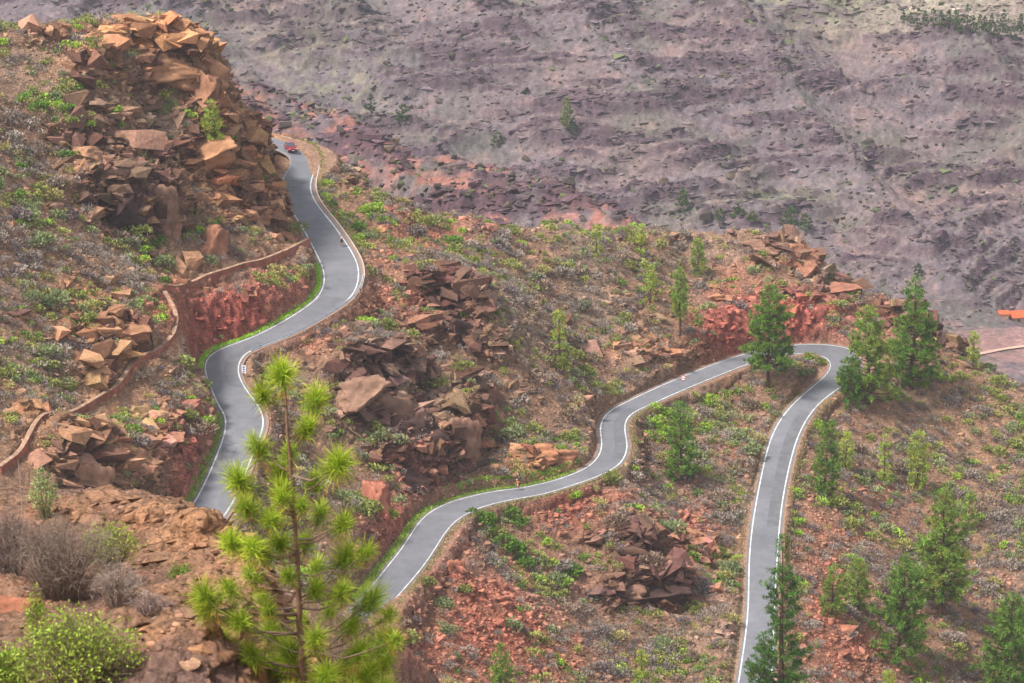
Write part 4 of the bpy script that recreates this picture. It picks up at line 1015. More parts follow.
TREES = [ # u, foot v, top v, width px, label, tint, style, bare
 (213,160,97,30,'bushy light green pine growing against the hilltop crag',G3,'wide',.05),
 (560,367,305,19,'slim light green pine standing on the open middle slope',G3,'slim',.08),
 (680,335,264,18,'slim pine with a bare lower trunk above the road sign',G1,'slim',.3),
 (650,302,262,11,'thin pine sapling, lower of a pair below the crest',G3,'slim',.08),
 (641,257,224,11,'thin pine sapling, upper of a pair on the crest',G3,'slim',.08),
 (596,252,222,15,'small pale pine standing alone on the crest skyline',G3,'slim',.08),
 (698,277,236,16,'short green pine near the crest, right of the thin pair',G1,'slim',.1),
 (768,388,282,58,'broad spreading pine between the middle road and the hairpin',G2,'wide',.22),
 (868,404,302,58,'spreading grey green pine at the outer edge of the hairpin',G1,'wide',.08),
 (912,388,272,60,'tallest dark green pine behind the hairpin on the crest',G2,'cone',.06),
 (850,405,355,40,'bushy dark young pine overhanging the hairpin line',G4,'wide',.05),
 (973,367,329,16,'lone small pine on the ridge edge against the valley',G3,'slim',.1),
 (682,480,396,40,'dense dark pine beside the bright green bushes',G2,'wide',.05),
 (823,497,419,29,'round topped dark pine beside the lower road',G2,'slim',.12),
 (884,482,432,16,'yellowish slim pine, left one above the footpath',G3,'slim',.08),
 (918,488,428,26,'yellowish slim pine, right one above the footpath',G3,'slim',.08),
 (968,530,488,18,'small pine beside the pale footpath',G1,'slim',.08),
 (940,616,480,78,'tallest pine of the lower right slope with a clear trunk',G1,'cone',.14),
 (896,664,551,78,'dense dark pine in front of the tallest lower right pine',G2,'cone',.08),
 (1006,694,590,74,'dark pine with a forked look at the right edge',G2,'wide',.12),
 (831,616,562,32,'young pale pine beside the red boulder, left of two',G1,'slim',.06),
 (857,607,556,32,'young pine right of its paler twin near the scree',G1,'slim',.06),
 (783,722,526,80,'big dark pine with layered boughs in front of the lower road',G4,'layered',.06),
 (766,730,628,52,'lower dark pine leaning against the layered pine',G4,'wide',.06),
 (500,712,640,40,'green pine tip rising from the bottom edge on the scree fan',G1,'cone',.05),
 (641,715,645,34,'pale green pine tip at the bottom edge below the rock hollow',G3,'cone',.05),
 (889,706,668,26,'small bright pine tip at the bottom edge',G3,'cone',.05),
 (844,390,358,13,'thin sapling standing before the hairpin asphalt',G1,'slim',.05),
 (845,468,430,18,'small olive pine between the hairpin and the footpath',G3,'slim',.05)]
for i, (u, v, vt, wp, lab, tint, st, bare) in enumerate(TREES):
    p = hit(u, v) if v < 690 else None
    if p is None:
        q = hit(u, 676); s = (v-676)/7*.5
        p = np.array([q[0]*(1-.012*s), q[1]*(1-.012*s), 0]); p[2] = float(ground_z(p[0], p[1]))
    sc = p[1]/FPX*1.05
    top = at_y(u, vt, p[1])
    h = max(2.5, (top[2]-p[2]))
    pine((p[0], p[1], p[2]-.1), h, wp*sc, lab, 50+i, np.asarray(tint)*1.0, 'pines on the road slopes', st, bare, 1.0)
# low scrub across the valley, a dark speckle
nF = 36000
af = r.uniform(-.2, .2, nF); Yf = r.uniform(620, 1200, nF); Xf = af*Yf
jf = np.clip(np.searchsorted(FA, af), 0, len(FA)-1); kf = np.clip(np.searchsorted(FY, Yf), 0, len(FY)-1)
okf = (r.random(nF) < np.clip(.45+1.1*fbm(Xf/40, Yf/40, o=3), .05, 1)) & (valley[kf, jf] < .4)
Vs, Fs, Cs, n0 = [], [], [], 0
for i in np.nonzero(okf)[0]:
    kd = ('grey', 'brown', 'grey', 'lilac', 'brown', 'sage')[int(r.integers(6))]
    V, F = TPL[int(r.integers(24))]; s = .55*math.exp(.45*r.normal())
    Vs.append(V*s*np.array([1.2, 1.2, 1.3])+[FX[kf[i], jf[i]], FYY[kf[i], jf[i]], FH[kf[i], jf[i]]+.1*s]); Fs.append(F+n0); Cs.append(np.tile(TINT[kd]*r.uniform(.16, .42), (len(V), 1))); n0 += len(V)
link('far_scrub', new_mesh('far_scrub', np.concatenate(Vs), np.concatenate(Fs), np.concatenate(Cs), False, [M['twig']]), kind='stuff', label='scattered dark scrub on the far mountainside', category='scrub')
# broken rock of the far ledges
Vs, Fs, Cs, n0 = [], [], [], 0
vis_far = ((FYY > 605) & (FYY < 740) | (FYY > 880) & (FYY < 1230)) & (abs(FA)[None] < .2)
pf = (riser+.06)*vis_far*(1-valley); pf = (pf/pf.sum()).ravel()
for q in r.choice(len(pf), 17000, p=pf):
    i, j = divmod(int(q), len(FA)); V, F = TPL[int(r.integers(24))]; s = min(.75*math.exp(.45*r.normal()), 1.5)
    a = r.normal(0, .3); Q = V*np.array([s*r.uniform(1.2, 2.8), s, s*r.uniform(.6, 1.1)])
    Q = np.c_[Q[:, 0]*math.cos(a)-Q[:, 1]*math.sin(a), Q[:, 0]*math.sin(a)+Q[:, 1]*math.cos(a), Q[:, 2]]
    Vs.append(Q+FP[i, j]-FN[i, j]*s*.2); Fs.append(F+n0); n0 += len(V); Cs.append(fc[i, j]*r.uniform(.75, 1.5)*facet(len(V)))
link('mountain_rock', new_mesh('mountain_rock', np.concatenate(Vs), np.concatenate(Fs), np.clip(np.concatenate(Cs), .02, .6), False, [M['far']]), kind='structure')
# far pines across the valley
k = 0
FT = [(567,130,96,15,'pale green pine alone on the far slope below the strata',G3),(573,136,118,10,'dark low tree at the foot of the pale far pine',G4),(683,212,188,16,'dark pine on the far slope just above the near crest',G2),(402,124,104,16,'green tree on the far slope behind the upper road',G2),(371,114,92,11,'dark tree on the far slope left of its green neighbour',G4),(497,146,132,14,'small dark tree in the far gully',G2),
      (720,222,210,12,'low green tree beside the far gully, left one',G2),(738,216,203,14,'low green tree beside the far gully, middle one',G2),(752,226,212,12,'low green tree beside the far gully, right one',G2),(790,225,205,18,'spreading green tree on the far gully floor',G2),(805,232,214,14,'smaller green tree right of the spreading one on the gully floor',G2),(918,275,262,9,'small dark tree on the far slope above the tall pine',G4),(832,272,262,9,'small green tree just over the crest',G1),(848,282,272,9,'small green tree over the crest, lower one',G1)]
row = [903,910,917,925,933,941,948,955,961,967,973,979,985,991,997,1002,1008,1014,1020]
for i, u in enumerate(row):
    hgt = [14,13,20,14,18,22,15,20,17,24,18,22,16,22,19,24,18,20,22][i]
    base = 22+(u-903)*.11+(i % 3)*3
    FT.append((u, base, base-hgt, 5+hgt*.1, f"far pine in the row on the distant shoulder, {['leftmost of the row','second from the left','third from the left','fourth from the left','fifth from the left','sixth from the left','seventh from the left','eighth from the left','ninth from the left','tenth from the left','ninth from the right','eighth from the right','seventh from the right','sixth from the right','fifth from the right','fourth from the right','third from the right','second from the right','rightmost of the row'][i]}", G2 if i % 3 else G4))
for i, (u, v, vt, wp, lab, tint) in enumerate(FT):
    p = far_hit(u, v, 870)
    if p is None: print('far miss', lab); continue
    h = (v-vt)*p[1]/FPX*1.05
    pine((p[0], p[1], p[2]-.3), h, wp*p[1]/FPX*1.05, lab, 500+i, np.asarray(tint)*.5, 'far trees across the valley', 'cone' if h > 5 else 'wide', .08, .7, True, 'pine_tree' if h > 5 else 'far_tree')
print('trees', round(time.time()-T0, 1))
# ------------------------------------------------------------------ the pine in front of the ledge
rg = np.random.default_rng(77)
PY = 45.0
base = at_y(306, 850, PY); base[2] = float(led_f(np.array([base[0]]), np.array([base[1]]))[0])-.1
fpine = link('pine_tree', None, None, base, label='young foreground pine with big yellow green needle tufts beside the ledge', category='pine tree')
TRK = [at_y(u, v, PY) for (u, v) in [(306, 850), (307, 760), (304, 690), (301, 640), (299, 590), (295, 530), (292, 480), (288, 430), (285, 395), (282, 374)]]
TRK[0][2] = base[2]-.2; TRK = np.array(TRK)-base
tv = np.linspace(0, 1, len(TRK))
def trunk_at(z):
    o = np.argsort(TRK[:, 2]); return np.array([np.interp(z, TRK[o, 2], TRK[o, k]) for k in range(3)])
mb = MB(); tk = resamp(TRK, 30)
tk[1:-1, :2] += rg.normal(0, .012, (28, 2))
mb.tube(tk, np.linspace(.078, .016, 30), 10, srgb(132, 100, 82))
TUFT = """282 374 22;262 395 18;316 399 21;307 427 17;257 448 20;290 452 14;280 472 18;339 464 24;238 480 23;282 492 20;315 482 16;246 508 19;272 520 17;302 505 14;321 512 16;343 524 17;231 543 19;253 547 18;279 543 19;306 542 15;
206 597 24;234 542 16;229 589 16;239 486 14;226 668 22;337 463 14;281 497 14;262 553 17;346 556 22;367 552 15;317 566 15;316 589 16;288 576 14;342 592 18;372 600 24;384 642 22;316 639 20;289 652 24;359 652 20;366 674 24;326 676 22;389 616 15;276 669 22;
240 622 18;252 655 20;222 640 18;262 600 14;204 612 18;270 630 18;235 674 22;302 664 18;345 668 18;384 664 20;210 640 18;212 672 20;395 640 14;352 625 17;330 610 14;300 617 14;250 575 15;268 610 13;310 690 20;350 695 20;250 695 22;290 695 18;385 690 20"""
tu = []
for t in TUFT.replace('\n', ';').split(';'):
    if t.strip():
        u, v, rpx = map(float, t.split()); tu.append((u, v, rpx))
VB, FB, CB, nb0 = [], [], [], 0
VO, FO, CO, no0 = [], [], [], 0
for (u, v, rpx) in list(tu):
    lead = abs(u-282) < 3 and v < 370
    dy = 0 if lead else rg.normal(0, .55)
    c = at_y(u, v, PY+dy)-base
    R = rpx/FPX*(PY+dy)*1.05
    zt = c[2]-(.25+.22*math.hypot(c[0]-trunk_at(c[2])[0], c[1]))
    o = trunk_at(zt)
    if not lead:
        L = np.linalg.norm(c-o)
        m1_ = o+(c-o)*.45+np.array([0, 0, -.10*L])+rg.normal(0, .04, 3); m2_ = o+(c-o)*.8+np.array([0, 0, -.05*L])
        mb.tube(resamp([o, m1_, m2_, c], 8), np.linspace(.008+.012*min(L, 1.6), .007, 8), 6, srgb(128, 104, 88))
    if not lead:
        for f in (.86, .72):
            cq = o+(m1_-o)*(f/.45) if f < .45 else m2_+(c-m2_)*((f-.8)/.2) if f > .8 else m1_+(m2_-m1_)*((f-.45)/.35)
            n3 = int(70*(rpx/18)); d3_ = unit(rg.normal(size=(n3, 3))*.9+unit(c-o)*.6+[0, 0, .3])
            V, F = blades(cq+rg.normal(0, .05, (n3, 3)), d3_, R*rg.uniform(.55, .95, n3), rg.uniform(.006, .011, n3), rg)
            VB.append(V); FB.append(F+nb0); CB.append(shade(srgb(112, 132, 44), n3, rg, .35)); nb0 += len(V)
    n = int(400*(1.8 if lead else 1)*(rpx/18)**1.3)
    ax_ = unit(c-o) if not lead else np.array([0, 0, 1.])
    ax_ = unit(ax_*.6+np.array([0, 0, .8]))
    s = rg.uniform(-.9, .35, n)*(R*(1.7 if lead else .75))
    b = c+ax_*s[:, None]+rg.normal(0, .03, (n, 3))
    d = unit(rg.normal(size=(n, 3))*.85+ax_*.75)
    V, F = blades(b, d, R*rg.uniform(.6, 1.25, n), rg.uniform(.007, .012, n), rg)
    kt = rg.uniform(.8, 1.2); k = np.clip(1+.3*rg.normal(size=(n, 1)), .4, 1.7)
    k = k*kt
    cb = srgb(106, 154, 34)*k; ct = srgb(196, 198, 66)*k
    C = np.stack([cb, (cb+ct)/2, ct, (cb+ct)/2], 1).reshape(-1, 3)
    VB.append(V); FB.append(F+nb0); CB.append(C); nb0 += len(V)
    n2_ = int(n*.09)       # last year's dead needles hang below the tuft
    b = c-ax_*rg.uniform(.1, 1.1, n2_)[:, None]*R+rg.normal(0, .03, (n2_, 3))
    d = unit(rg.normal(size=(n2_, 3))*.8+np.array([0, 0, -.5]))
    V, F = blades(b, d, R*rg.uniform(.6, 1.0, n2_), .009, rg)
    VO.append(V); FO.append(F+no0); CO.append(shade(srgb(198, 128, 58), n2_, rg, .3)); no0 += len(V)
# long bare boughs
for (u1, v1, u2, v2) in [(298, 607, 196, 611), (299, 608, 356, 606), (297, 575, 250, 574), (297, 574, 345, 572), (303, 655, 235, 622), (296, 540, 346, 528), (304, 668, 352, 648)]:
    a = at_y(u1, v1, PY)-base; b = at_y(u2, v2, PY+rg.normal(0, .3))-base
    mb.tube(resamp([a, (a*2+b)/3+[0, 0, -.05], (a+2*b)/3+[0, 0, .04], b], 10), np.linspace(.022, .009, 10), 6, srgb(138, 116, 102))
tr = mb.build('trunk', M['bark'], fpine, True)
M['needle'] = mat('needle', .55, .3, attr=True, transl=.4)
link('crown', new_mesh('crown', np.concatenate(VB), np.concatenate(FB), np.concatenate(CB), False, [M['needle']]), fpine)
link('dead_needles', new_mesh('dead_needles', np.concatenate(VO), np.concatenate(FO), np.concatenate(CO), False, [M['needle']]), fpine)

# ------------------------------------------------------------------ bushes on the ledge
def twig_bush(u, v, wpx, hpx, label, n, tint, leaf=None, nleaf=0, lsize=.05, seed=0, spread=.9, name='bush', group=None, hang=0):
    rq = np.random.default_rng(seed)
    p = ledge_hit(u, v)
    if p is None: print('no ledge', label); return None
    sc = p[1]/FPX; R = wpx*sc/2; Hh = hpx*sc
    root = link(name, None, None, p-[0, 0, .03], label=label, category='bush')
    if group: root['group'] = group
    m = MB(); ends = []
    for i in range(n):
        a = rq.uniform(0, 6.28); q = rq.uniform(0, 1)**.6*spread
        e = np.array([math.cos(a)*R*q, math.sin(a)*R*q*.8, Hh*math.sqrt(max(.05, 1-(q/1.05)**2))*rq.uniform(.65, 1.05)])
        st = np.array([math.cos(a)*R*.25*q, math.sin(a)*R*.25*q, 0])
        md = st+(e-st)*.5+rq.normal(0, .05*R, 3)+[0, 0, .08*Hh]
        m.tube([st, md, e], [.008, .005, .002], 3, np.clip(tint*rq.uniform(.7, 1.35), 0, .8), caps=False); ends += [e, (e+md)/2]
        for k in range(5):
            f = rq.uniform(.35, .95); b = md+(e-md)*f if f > .5 else st+(md-st)*f*2
            t = b+unit(rq.normal(size=3)+np.array([math.cos(a)*.5, math.sin(a)*.5, .5]))*rq.uniform(.1, .3)*R
            m.tube([b, (b+t)/2+rq.normal(0, .01, 3), t], [.004, .003, .0015], 3, np.clip(tint*rq.uniform(.7, 1.4), 0, .8), caps=False); ends.append(t)
    m.build('branches', M['bark'], root)
    if leaf is not None:
        ends = np.array(ends); k = rq.integers(0, len(ends), nleaf)
        b = ends[k]+rq.normal(0, .05, (nleaf, 3)); d = unit(rq.normal(size=(nleaf, 3))+[0, 0, .5])
        V, F = blades(b, d, lsize*rq.uniform(.7, 1.4, nleaf), lsize*rq.uniform(.35, .6, nleaf), rq)
        link('foliage', new_mesh('foliage', V, F, shade(leaf, nleaf, rq, .25), False, [M['leaf']]), root)
    return root
GREYT = srgb(128, 112, 100); LIL = srgb(116, 102, 96)
twig_bush(64, 600, 150, 100, 'large bare greyish twiggy bush on the ledge behind the bright green bush', 420, GREYT, srgb(140, 118, 104), 900, .035, 1)
twig_bush(10, 575, 90, 80, 'bare purplish twiggy bush at the left edge of the ledge', 260, LIL, srgb(130, 110, 104), 500, .035, 2)
twig_bush(118, 606, 70, 50, 'low pale dead bush spreading over the ledge soil', 220, srgb(150, 132, 120), None, 0, .04, 3)
twig_bush(112, 572, 72, 58, 'fan shaped bush with yellow green leaf tips on the ledge', 130, srgb(120, 104, 84), srgb(150, 164, 66), 1500, .07, 4)
twig_bush(78, 690, 150, 84, 'big bright green leafy bush at the bottom left corner', 330, srgb(124, 112, 84), srgb(146, 164, 62), 3400, .075, 5, group=None)
twig_bush(8, 700, 90, 60, 'yellow green leafy bush low in the bottom left corner', 160, srgb(120, 104, 70), srgb(138, 160, 60), 2000, .08, 6)
twig_bush(45, 520, 34, 62, 'feathery pale green plant standing at the ledge rim', 60, srgb(130, 132, 96), srgb(150, 170, 104), 520, .075, 7)
twig_bush(182, 577, 34, 12, 'small flat green cushion plant on the reddish ledge soil', 70, srgb(110, 110, 70), srgb(118, 136, 58), 700, .05, 8)
twig_bush(38, 650, 26, 70, 'thin upright green sprig behind the bright green bush', 26, srgb(120, 110, 70), srgb(140, 160, 56), 420, .07, 9)
twig_bush(150, 615, 60, 26, 'low grey twig tangle right of the pale dead bush', 130, srgb(140, 120, 112), None, 0, .04, 10)
p = ledge_hit(26, 560); m = MB()
m.tube([p, p+[-.02, 0, 1.3], p+[-.06, 0, 2.6]], [.018, .014, .006], 6, srgb(170, 152, 136)); o = m.build('dead_stalk', M['bark'], None)
o['label'] = 'tall thin pale dead flower stalk rising over the twiggy bushes'; o['category'] = 'stalk'
# stones on the ledge
LROCK = [(15, 612, .42, RED, 'rounded reddish rock in the twigs at the left edge'), (122, 650, .5, BRN, 'flat topped brown rock behind the bright green bush'), (148, 597, .14, srgb(200, 178, 158), 'small whitish stone on the reddish soil'), (160, 618, .16, srgb(198, 176, 156), 'pale stone in the gully of the ledge'), (150, 632, .2, TAN, 'tan stone below the pale gully stone'), (205, 648, .26, TAN, 'tan rock lump at the bottom of the ledge edge'), (182, 622, .3, TAN, 'tan rock lump in the middle of the ledge edge'), (190, 668, .15, srgb(168, 132, 106), 'tan split rock near the bottom edge')]
for i, (u, v, s, t, lab) in enumerate(LROCK):
    p = ledge_hit(u, v)
    if p is not None:
        o = add_rock(p, (s*1.5, s*1.1, s), t, lab, i*1.3, False, (0, 0), .2, None, 'rock', 'rock', i)
# broken rock along the ledge's rim
Vs, Fs, Cs, n0 = [], [], [], 0
rq = np.random.default_rng(8); n = 9000
a = rq.uniform(-.185, -.075, n); Yp = rq.uniform(45, 76, n)
jj = np.clip(np.searchsorted(LA, a), 0, len(LA)-1); ii_ = np.clip(np.searchsorted(LY, Yp), 0, len(LY)-1)
for i in np.nonzero(rq.random(n) < ls[ii_, jj]*.4)[0]:
    P, F = TPL[int(rq.integers(24))]; s = min(.11*math.exp(.6*rq.normal()), .55)
    a_ = rq.normal(.2, .5); ca_, sa_ = math.cos(a_), math.sin(a_)
    Q = P*np.array([s*rq.uniform(1.1, 2.2), s, s*rq.uniform(.5, 1)]); Q = np.c_[Q[:, 0]*ca_-Q[:, 1]*sa_, Q[:, 0]*sa_+Q[:, 1]*ca_, Q[:, 2]]
    Vs.append(Q+LP[ii_[i], jj[i]]-LN[ii_[i], jj[i]]*s*.25); Fs.append(F+n0); n0 += len(P)
    Cs.append(lc[ii_[i], jj[i]]*rq.uniform(.85, 1.2)*facet(len(P)))
link('ledge_rock', new_mesh('ledge_rock', np.concatenate(Vs), np.concatenate(Fs), np.clip(np.concatenate(Cs), .02, .7), False, [M['ledge']]), kind='structure')
# pebbles
rq = np.random.default_rng(5); n = 5000
a = rq.uniform(-.185, -.08, n); Yp = rq.uniform(44, 72, n); Xp = a*Yp
jj = np.clip(np.searchsorted(LA, a), 0, len(LA)-1); ii_ = np.clip(np.searchsorted(LY, Yp), 0, len(LY)-1)
Zp = LP[ii_, jj, 2]; s = np.clip(.022*np.exp(.6*rq.normal(size=n)), .01, .13)
P = cube[None]*s[:, None, None]*rq.uniform(.6, 1.4, (n, 8, 1))*rq.uniform([.8, .8, .5], [1.4, 1.4, .9], (n, 3))[:, None]+np.stack([Xp, Yp, Zp], -1)[:, None]
link('ledge_pebbles', new_mesh('pebbles', P.reshape(-1, 3), (cf[None]+8*np.arange(n)[:, None, None]).reshape(-1, 4), np.repeat(np.clip(lc[ii_, jj]*rq.uniform(.7, 1.5, (n, 1)), .03, .7), 8, 0), False, [M['stone']]), kind='stuff', label='small loose stones on the ledge soil', category='pebbles')
print('near', round(time.time()-T0, 1))
# ------------------------------------------------------------------ walls, rail, kerb
def wall_line(px, name, label, wid, hgt, sink, off=0):
    P = px.copy()
    gz = ground_z(P[:, 0], P[:, 1])
    P[:, 2] = np.maximum(P[:, 2]+.2, gz-.1)
    for _ in range(6): P[1:-1] = .5*P[1:-1]+.25*(P[:-2]+P[2:])
    t = np.gradient(P[:, :2], axis=0); t /= np.linalg.norm(t, axis=1)[:, None]+1e-9
    nr = np.c_[-t[:, 1], t[:, 0]]; nr *= np.sign(-nr[:, 1:2]+1e-6)      # towards the camera side
    root = link(name, None, None, P[len(P)//2], label=label, category='wall'); b0 = P[len(P)//2]
    rw = np.random.default_rng(len(px))
    n = len(P)
    def sheet(prof, nm, c, m, jit):
        k = len(prof); V = np.zeros((n, k, 3))
        for j, (s, z) in enumerate(prof):
            V[:, j, :2] = P[:, :2]+nr*s; V[:, j, 2] = P[:, 2]+z
        V += rw.normal(0, jit, V.shape)
        F = [(i*k+j, i*k+(j+1) % k, (i+1)*k+(j+1) % k, (i+1)*k+j) for i in range(n-1) for j in range(k)]+[tuple(range(k)), tuple(range((n-1)*k, n*k))[::-1]]
        cc = np.clip(np.asarray(c)*rw.uniform(.75, 1.2, (n*k, 1)), .02, .8)
        me = new_mesh(nm, V.reshape(-1, 3)-b0, F, cc, False, [m]); 
        bm = bmesh.new(); bm.from_mesh(me); bmesh.ops.recalc_face_normals(bm, faces=bm.faces); bm.to_mesh(me); bm.free()
        link(nm, me, root)
    sheet([(-wid/2, -sink), (wid/2+.25, -sink), (wid/2+.1, hgt*.5), (wid/2, hgt), (-wid/2, hgt)], 'stonework', srgb(146, 92, 76), M['rock'], .05)
    sheet([(-wid/2-.12, hgt+.01), (wid/2+.1, hgt+.01), (wid/2+.1, hgt+.12), (-wid/2-.12, hgt+.12)], 'coping', srgb(152, 122, 102), M['rock'], .02)
    return root
wall_line(CA, 'stone_wall', 'narrow stone wall with a pale path on top, winding down the left slope', .38, .75, 2.2)
wall_line(CB_, 'stone_wall', 'stone wall with pale coping along the top of the red cut face', .38, .7, 1.8)

# low kerb outside the upper road's right line
i0, i1 = S_[1]-8, S_[3]+8
ko = RB+W_*.98; ki = RB+W_*.76
def kerb(i0, i1, name):
    n = i1-i0; V = []
    for i in range(i0, i1):
        for q, z in ((ki[i], -.1), (ki[i], .16), (ko[i], .16), (ko[i], -.1)): V.append(q+[0, 0, z])
    F = [(4*i+j, 4*i+(j+1) % 4, 4*i+4+(j+1) % 4, 4*i+4+j) for i in range(n-1) for j in range(4)]+[(0, 1, 2, 3), (4*n-1, 4*n-2, 4*n-3, 4*n-4)]
    me = new_mesh(name, np.array(V), F, None, False, [M['kerb']])
    bm = bmesh.new(); bm.from_mesh(me); bmesh.ops.recalc_face_normals(bm, faces=bm.faces); bm.to_mesh(me); bm.free()
    link(name, me, kind='structure')
M['kerb'] = mat('kerb_concrete', .9, .2, base=(.40, .35, .31), noise=[(1.5, .75, 1.1)])
kerb(i0, i1, 'kerb')
# steel crash barrier on the outside of the bend
M['steel'] = mat('galvanised_steel', .45, .4, base=(.62, .65, .70), noise=[(2, .85, 1.05)], metal=.3)
def barrier(i0, i1, label):
    P = resamp((RB+W_*.75)[i0:i1], (i1-i0)*2); b0 = P[len(P)//2].copy()
    root = link('crash_barrier', None, None, b0, label=label, category='crash barrier')
    t = np.gradient(P, axis=0); t /= np.linalg.norm(t, axis=1)[:, None]; nr = np.c_[t[:, 1], -t[:, 0], 0*t[:, 0]]
    side = np.sign(((RA[i0]-RB[i0])@nr[0])); nr *= side
    prof = [(-.02, .42), (.05, .48), (.05, .54), (-.01, .59), (.05, .64), (.05, .70), (-.02, .76)]
    k = len(prof); n = len(P)
    V = np.stack([P+nr*s+np.array([0, 0, z]) for s, z in prof], 1).reshape(-1, 3)-b0
    F = [(i*k+j, i*k+j+1, (i+1)*k+j+1, (i+1)*k+j) for i in range(n-1) for j in range(k-1)]
    rail = link('rail', new_mesh('rail', V, F, None, False, [M['steel']]), root)
    so_ = rail.modifiers.new('thickness', 'SOLIDIFY'); so_.thickness = .02
    d = np.r_[0, np.cumsum(np.linalg.norm(np.diff(P, axis=0), axis=1))]
    for s in np.arange(.2, d[-1], 3.0):
        q = np.array([np.interp(s, d, P[:, j]) for j in range(3)])-b0; q -= nr[0]*.05
        m = MB(); m.box(q+[0, 0, .25], (.1, .14, 1.0), col=(1, 1, 1)); m.build('post', M['steel'], root)
barrier(S_[3]+5, S_[5]+2, 'long galvanised crash barrier on the outside of the upper bend')

# ------------------------------------------------------------------ signs
M['white'] = mat('white_enamel', .5, .4, base=(.78, .77, .76)); M['redp'] = mat('red_enamel', .5, .4, base=srgb(196, 44, 56)); M['blue'] = mat('blue_enamel', .5, .4, base=srgb(44, 88, 160)); M['grey'] = mat('grey_metal', .5, .4, base=(.35, .36, .38), metal=.4); M['dark'] = mat('dark_enamel', .5, .4, base=(.03, .03, .035))
p = at_h(683, 391, -154.9); p[2] = float(ground_z(p[0], p[1]))
root = link('road_sign', None, None, p, label='round white road sign with red rim beside the middle road', category='road sign')
m = MB(); m.tube([(0, 0, -.3), (0, 0, 2.5)], .045, 8); m.build('post', M['grey'], root)
m = MB(); m.disc((0, -.06, 2.1), .46, (0, -1, .15), .03); m.build('plate', M['redp'], root)
m = MB(); m.disc((0, -.08, 2.1), .33, (0, -1, .15), .03); m.build('plate_field', M['white'], root)
m = MB(); m.box((0, -.1, 2.1), (.44, .03, .12)); m.build('plate_bar', M['dark'], root)
p = RB[S_[6]-10]+W_[S_[6]-10]*.9; p = at_h(244, 374, -129.0); p[2] = float(ground_z(p[0], p[1]))
root = link('curve_sign', None, None, p, label='blue and white chevron panel on the inside of the upper bend', category='road sign')
root.rotation_euler = (0, 0, math.radians(-38))
m = MB(); m.box((-.3, .05, .6), (.06, .06, 1.6)); m.build('post', M['grey'], root); m = MB(); m.box((.3, .05, .6), (.06, .06, 1.6)); m.build('post', M['grey'], root)
m = MB(); m.box((0, 0, 1.25), (.8, .03, 1.2)); m.build('panel', M['white'], root)
for k in range(3):
    m = MB()
    for sg in (1, -1): m.box((0+.0, -.022, .9+k*.35+sg*.07), (.6, .012, .11), ry=sg*.38, col=(1, 1, 1))
    m.build('chevron', M['blue'], root)
p = hit(337, 220); root = link('marker_post', None, None, p, label='thin dark red marker post among the bushes beside the upper road', category='post')
m = MB(); m.tube([(0, 0, -.2), (0, 0, 1.5)], .06, 8); m.build('shaft', M['redp'], root); m = MB(); m.tube([(0, 0, 1.5), (0, 0, 1.62)], .07, 8); m.build('top_cap', M['white'], root)

# ------------------------------------------------------------------ the red car
M['carred'] = mat('car_paint', .25, .5, base=srgb(122, 18, 24)); M['glass'] = mat('car_glass', .08, .6, base=(.05, .06, .07)); M['tyre'] = mat('tyre', .9, .1, base=(.02, .02, .02)); M['lamp'] = mat('lamp_lens', .15, .6, base=(.8, .8, .82)); M['blk'] = mat('black_trim', .6, .3, base=(.025, .025, .028))
cp = at_h(290.5, 150.5, -120.0)
car = link('parked_car', None, None, cp+[0, 0, .02], label='small red hatchback coming round the top bend of the upper road', category='car')
car.name = 'red_car'
car.rotation_euler = (0, 0, math.radians(-72))       # nose (local +X) towards the camera, slightly right
def loft(secs, name, m, parent, smooth=True):
    k = len(secs[0][1]); V = [(x, y, z) for x, pr in secs for (y, z) in pr]
    F = [(i*k+j, i*k+(j+1) % k, (i+1)*k+(j+1) % k, (i+1)*k+j) for i in range(len(secs)-1) for j in range(k)]+[tuple(range(k)), tuple(range((len(secs)-1)*k, len(secs)*k))[::-1]]
    me = new_mesh(name, np.array(V), F, None, False, [m])
    bm = bmesh.new(); bm.from_mesh(me); bmesh.ops.recalc_face_normals(bm, faces=bm.faces)
    bmesh.ops.bevel(bm, geom=[e for e in bm.edges if e.calc_face_angle(0) > .5], offset=.035, segments=2, affect='EDGES'); bm.to_mesh(me); bm.free()
    return link(name, me, parent)
def sec(hw, z0, z1, sh=.9): return [(-hw*.94, z0), (hw*.94, z0), (hw, z0+.2), (hw*.98, z1-.08), (hw*sh, z1), (-hw*sh, z1), (-hw*.98, z1-.08), (-hw, z0+.2)]
loft([(2.0, sec(.70, .28, .62)), (1.85, sec(.80, .2, .74)), (1.2, sec(.86, .2, .90)), (.75, sec(.87, .2, .97)), (-1.5, sec(.87, .2, 1.0)), (-1.9, sec(.82, .24, .96)), (-2.0, sec(.74, .32, .8))], 'body', M['carred'], car)
loft([(.98, [(-.72, .93), (.72, .93), (.72, .95), (-.72, .95)]), (.25, [(-.76, .95), (.76, .95), (.60, 1.40), (-.60, 1.40)]), (-.2, [(-.77, .96), (.77, .96), (.60, 1.47), (-.60, 1.47)]), (-1.3, [(-.77, .97), (.77, .97), (.58, 1.42), (-.58, 1.42)]), (-1.85, [(-.72, .93), (.72, .93), (.68, .98), (-.68, .98)])], 'window_glass', M['glass'], car)
m = MB(); m.box((-.55, 0, 1.455), (1.3, 1.12, .05)); o = m.build('roof', M['carred'], car)
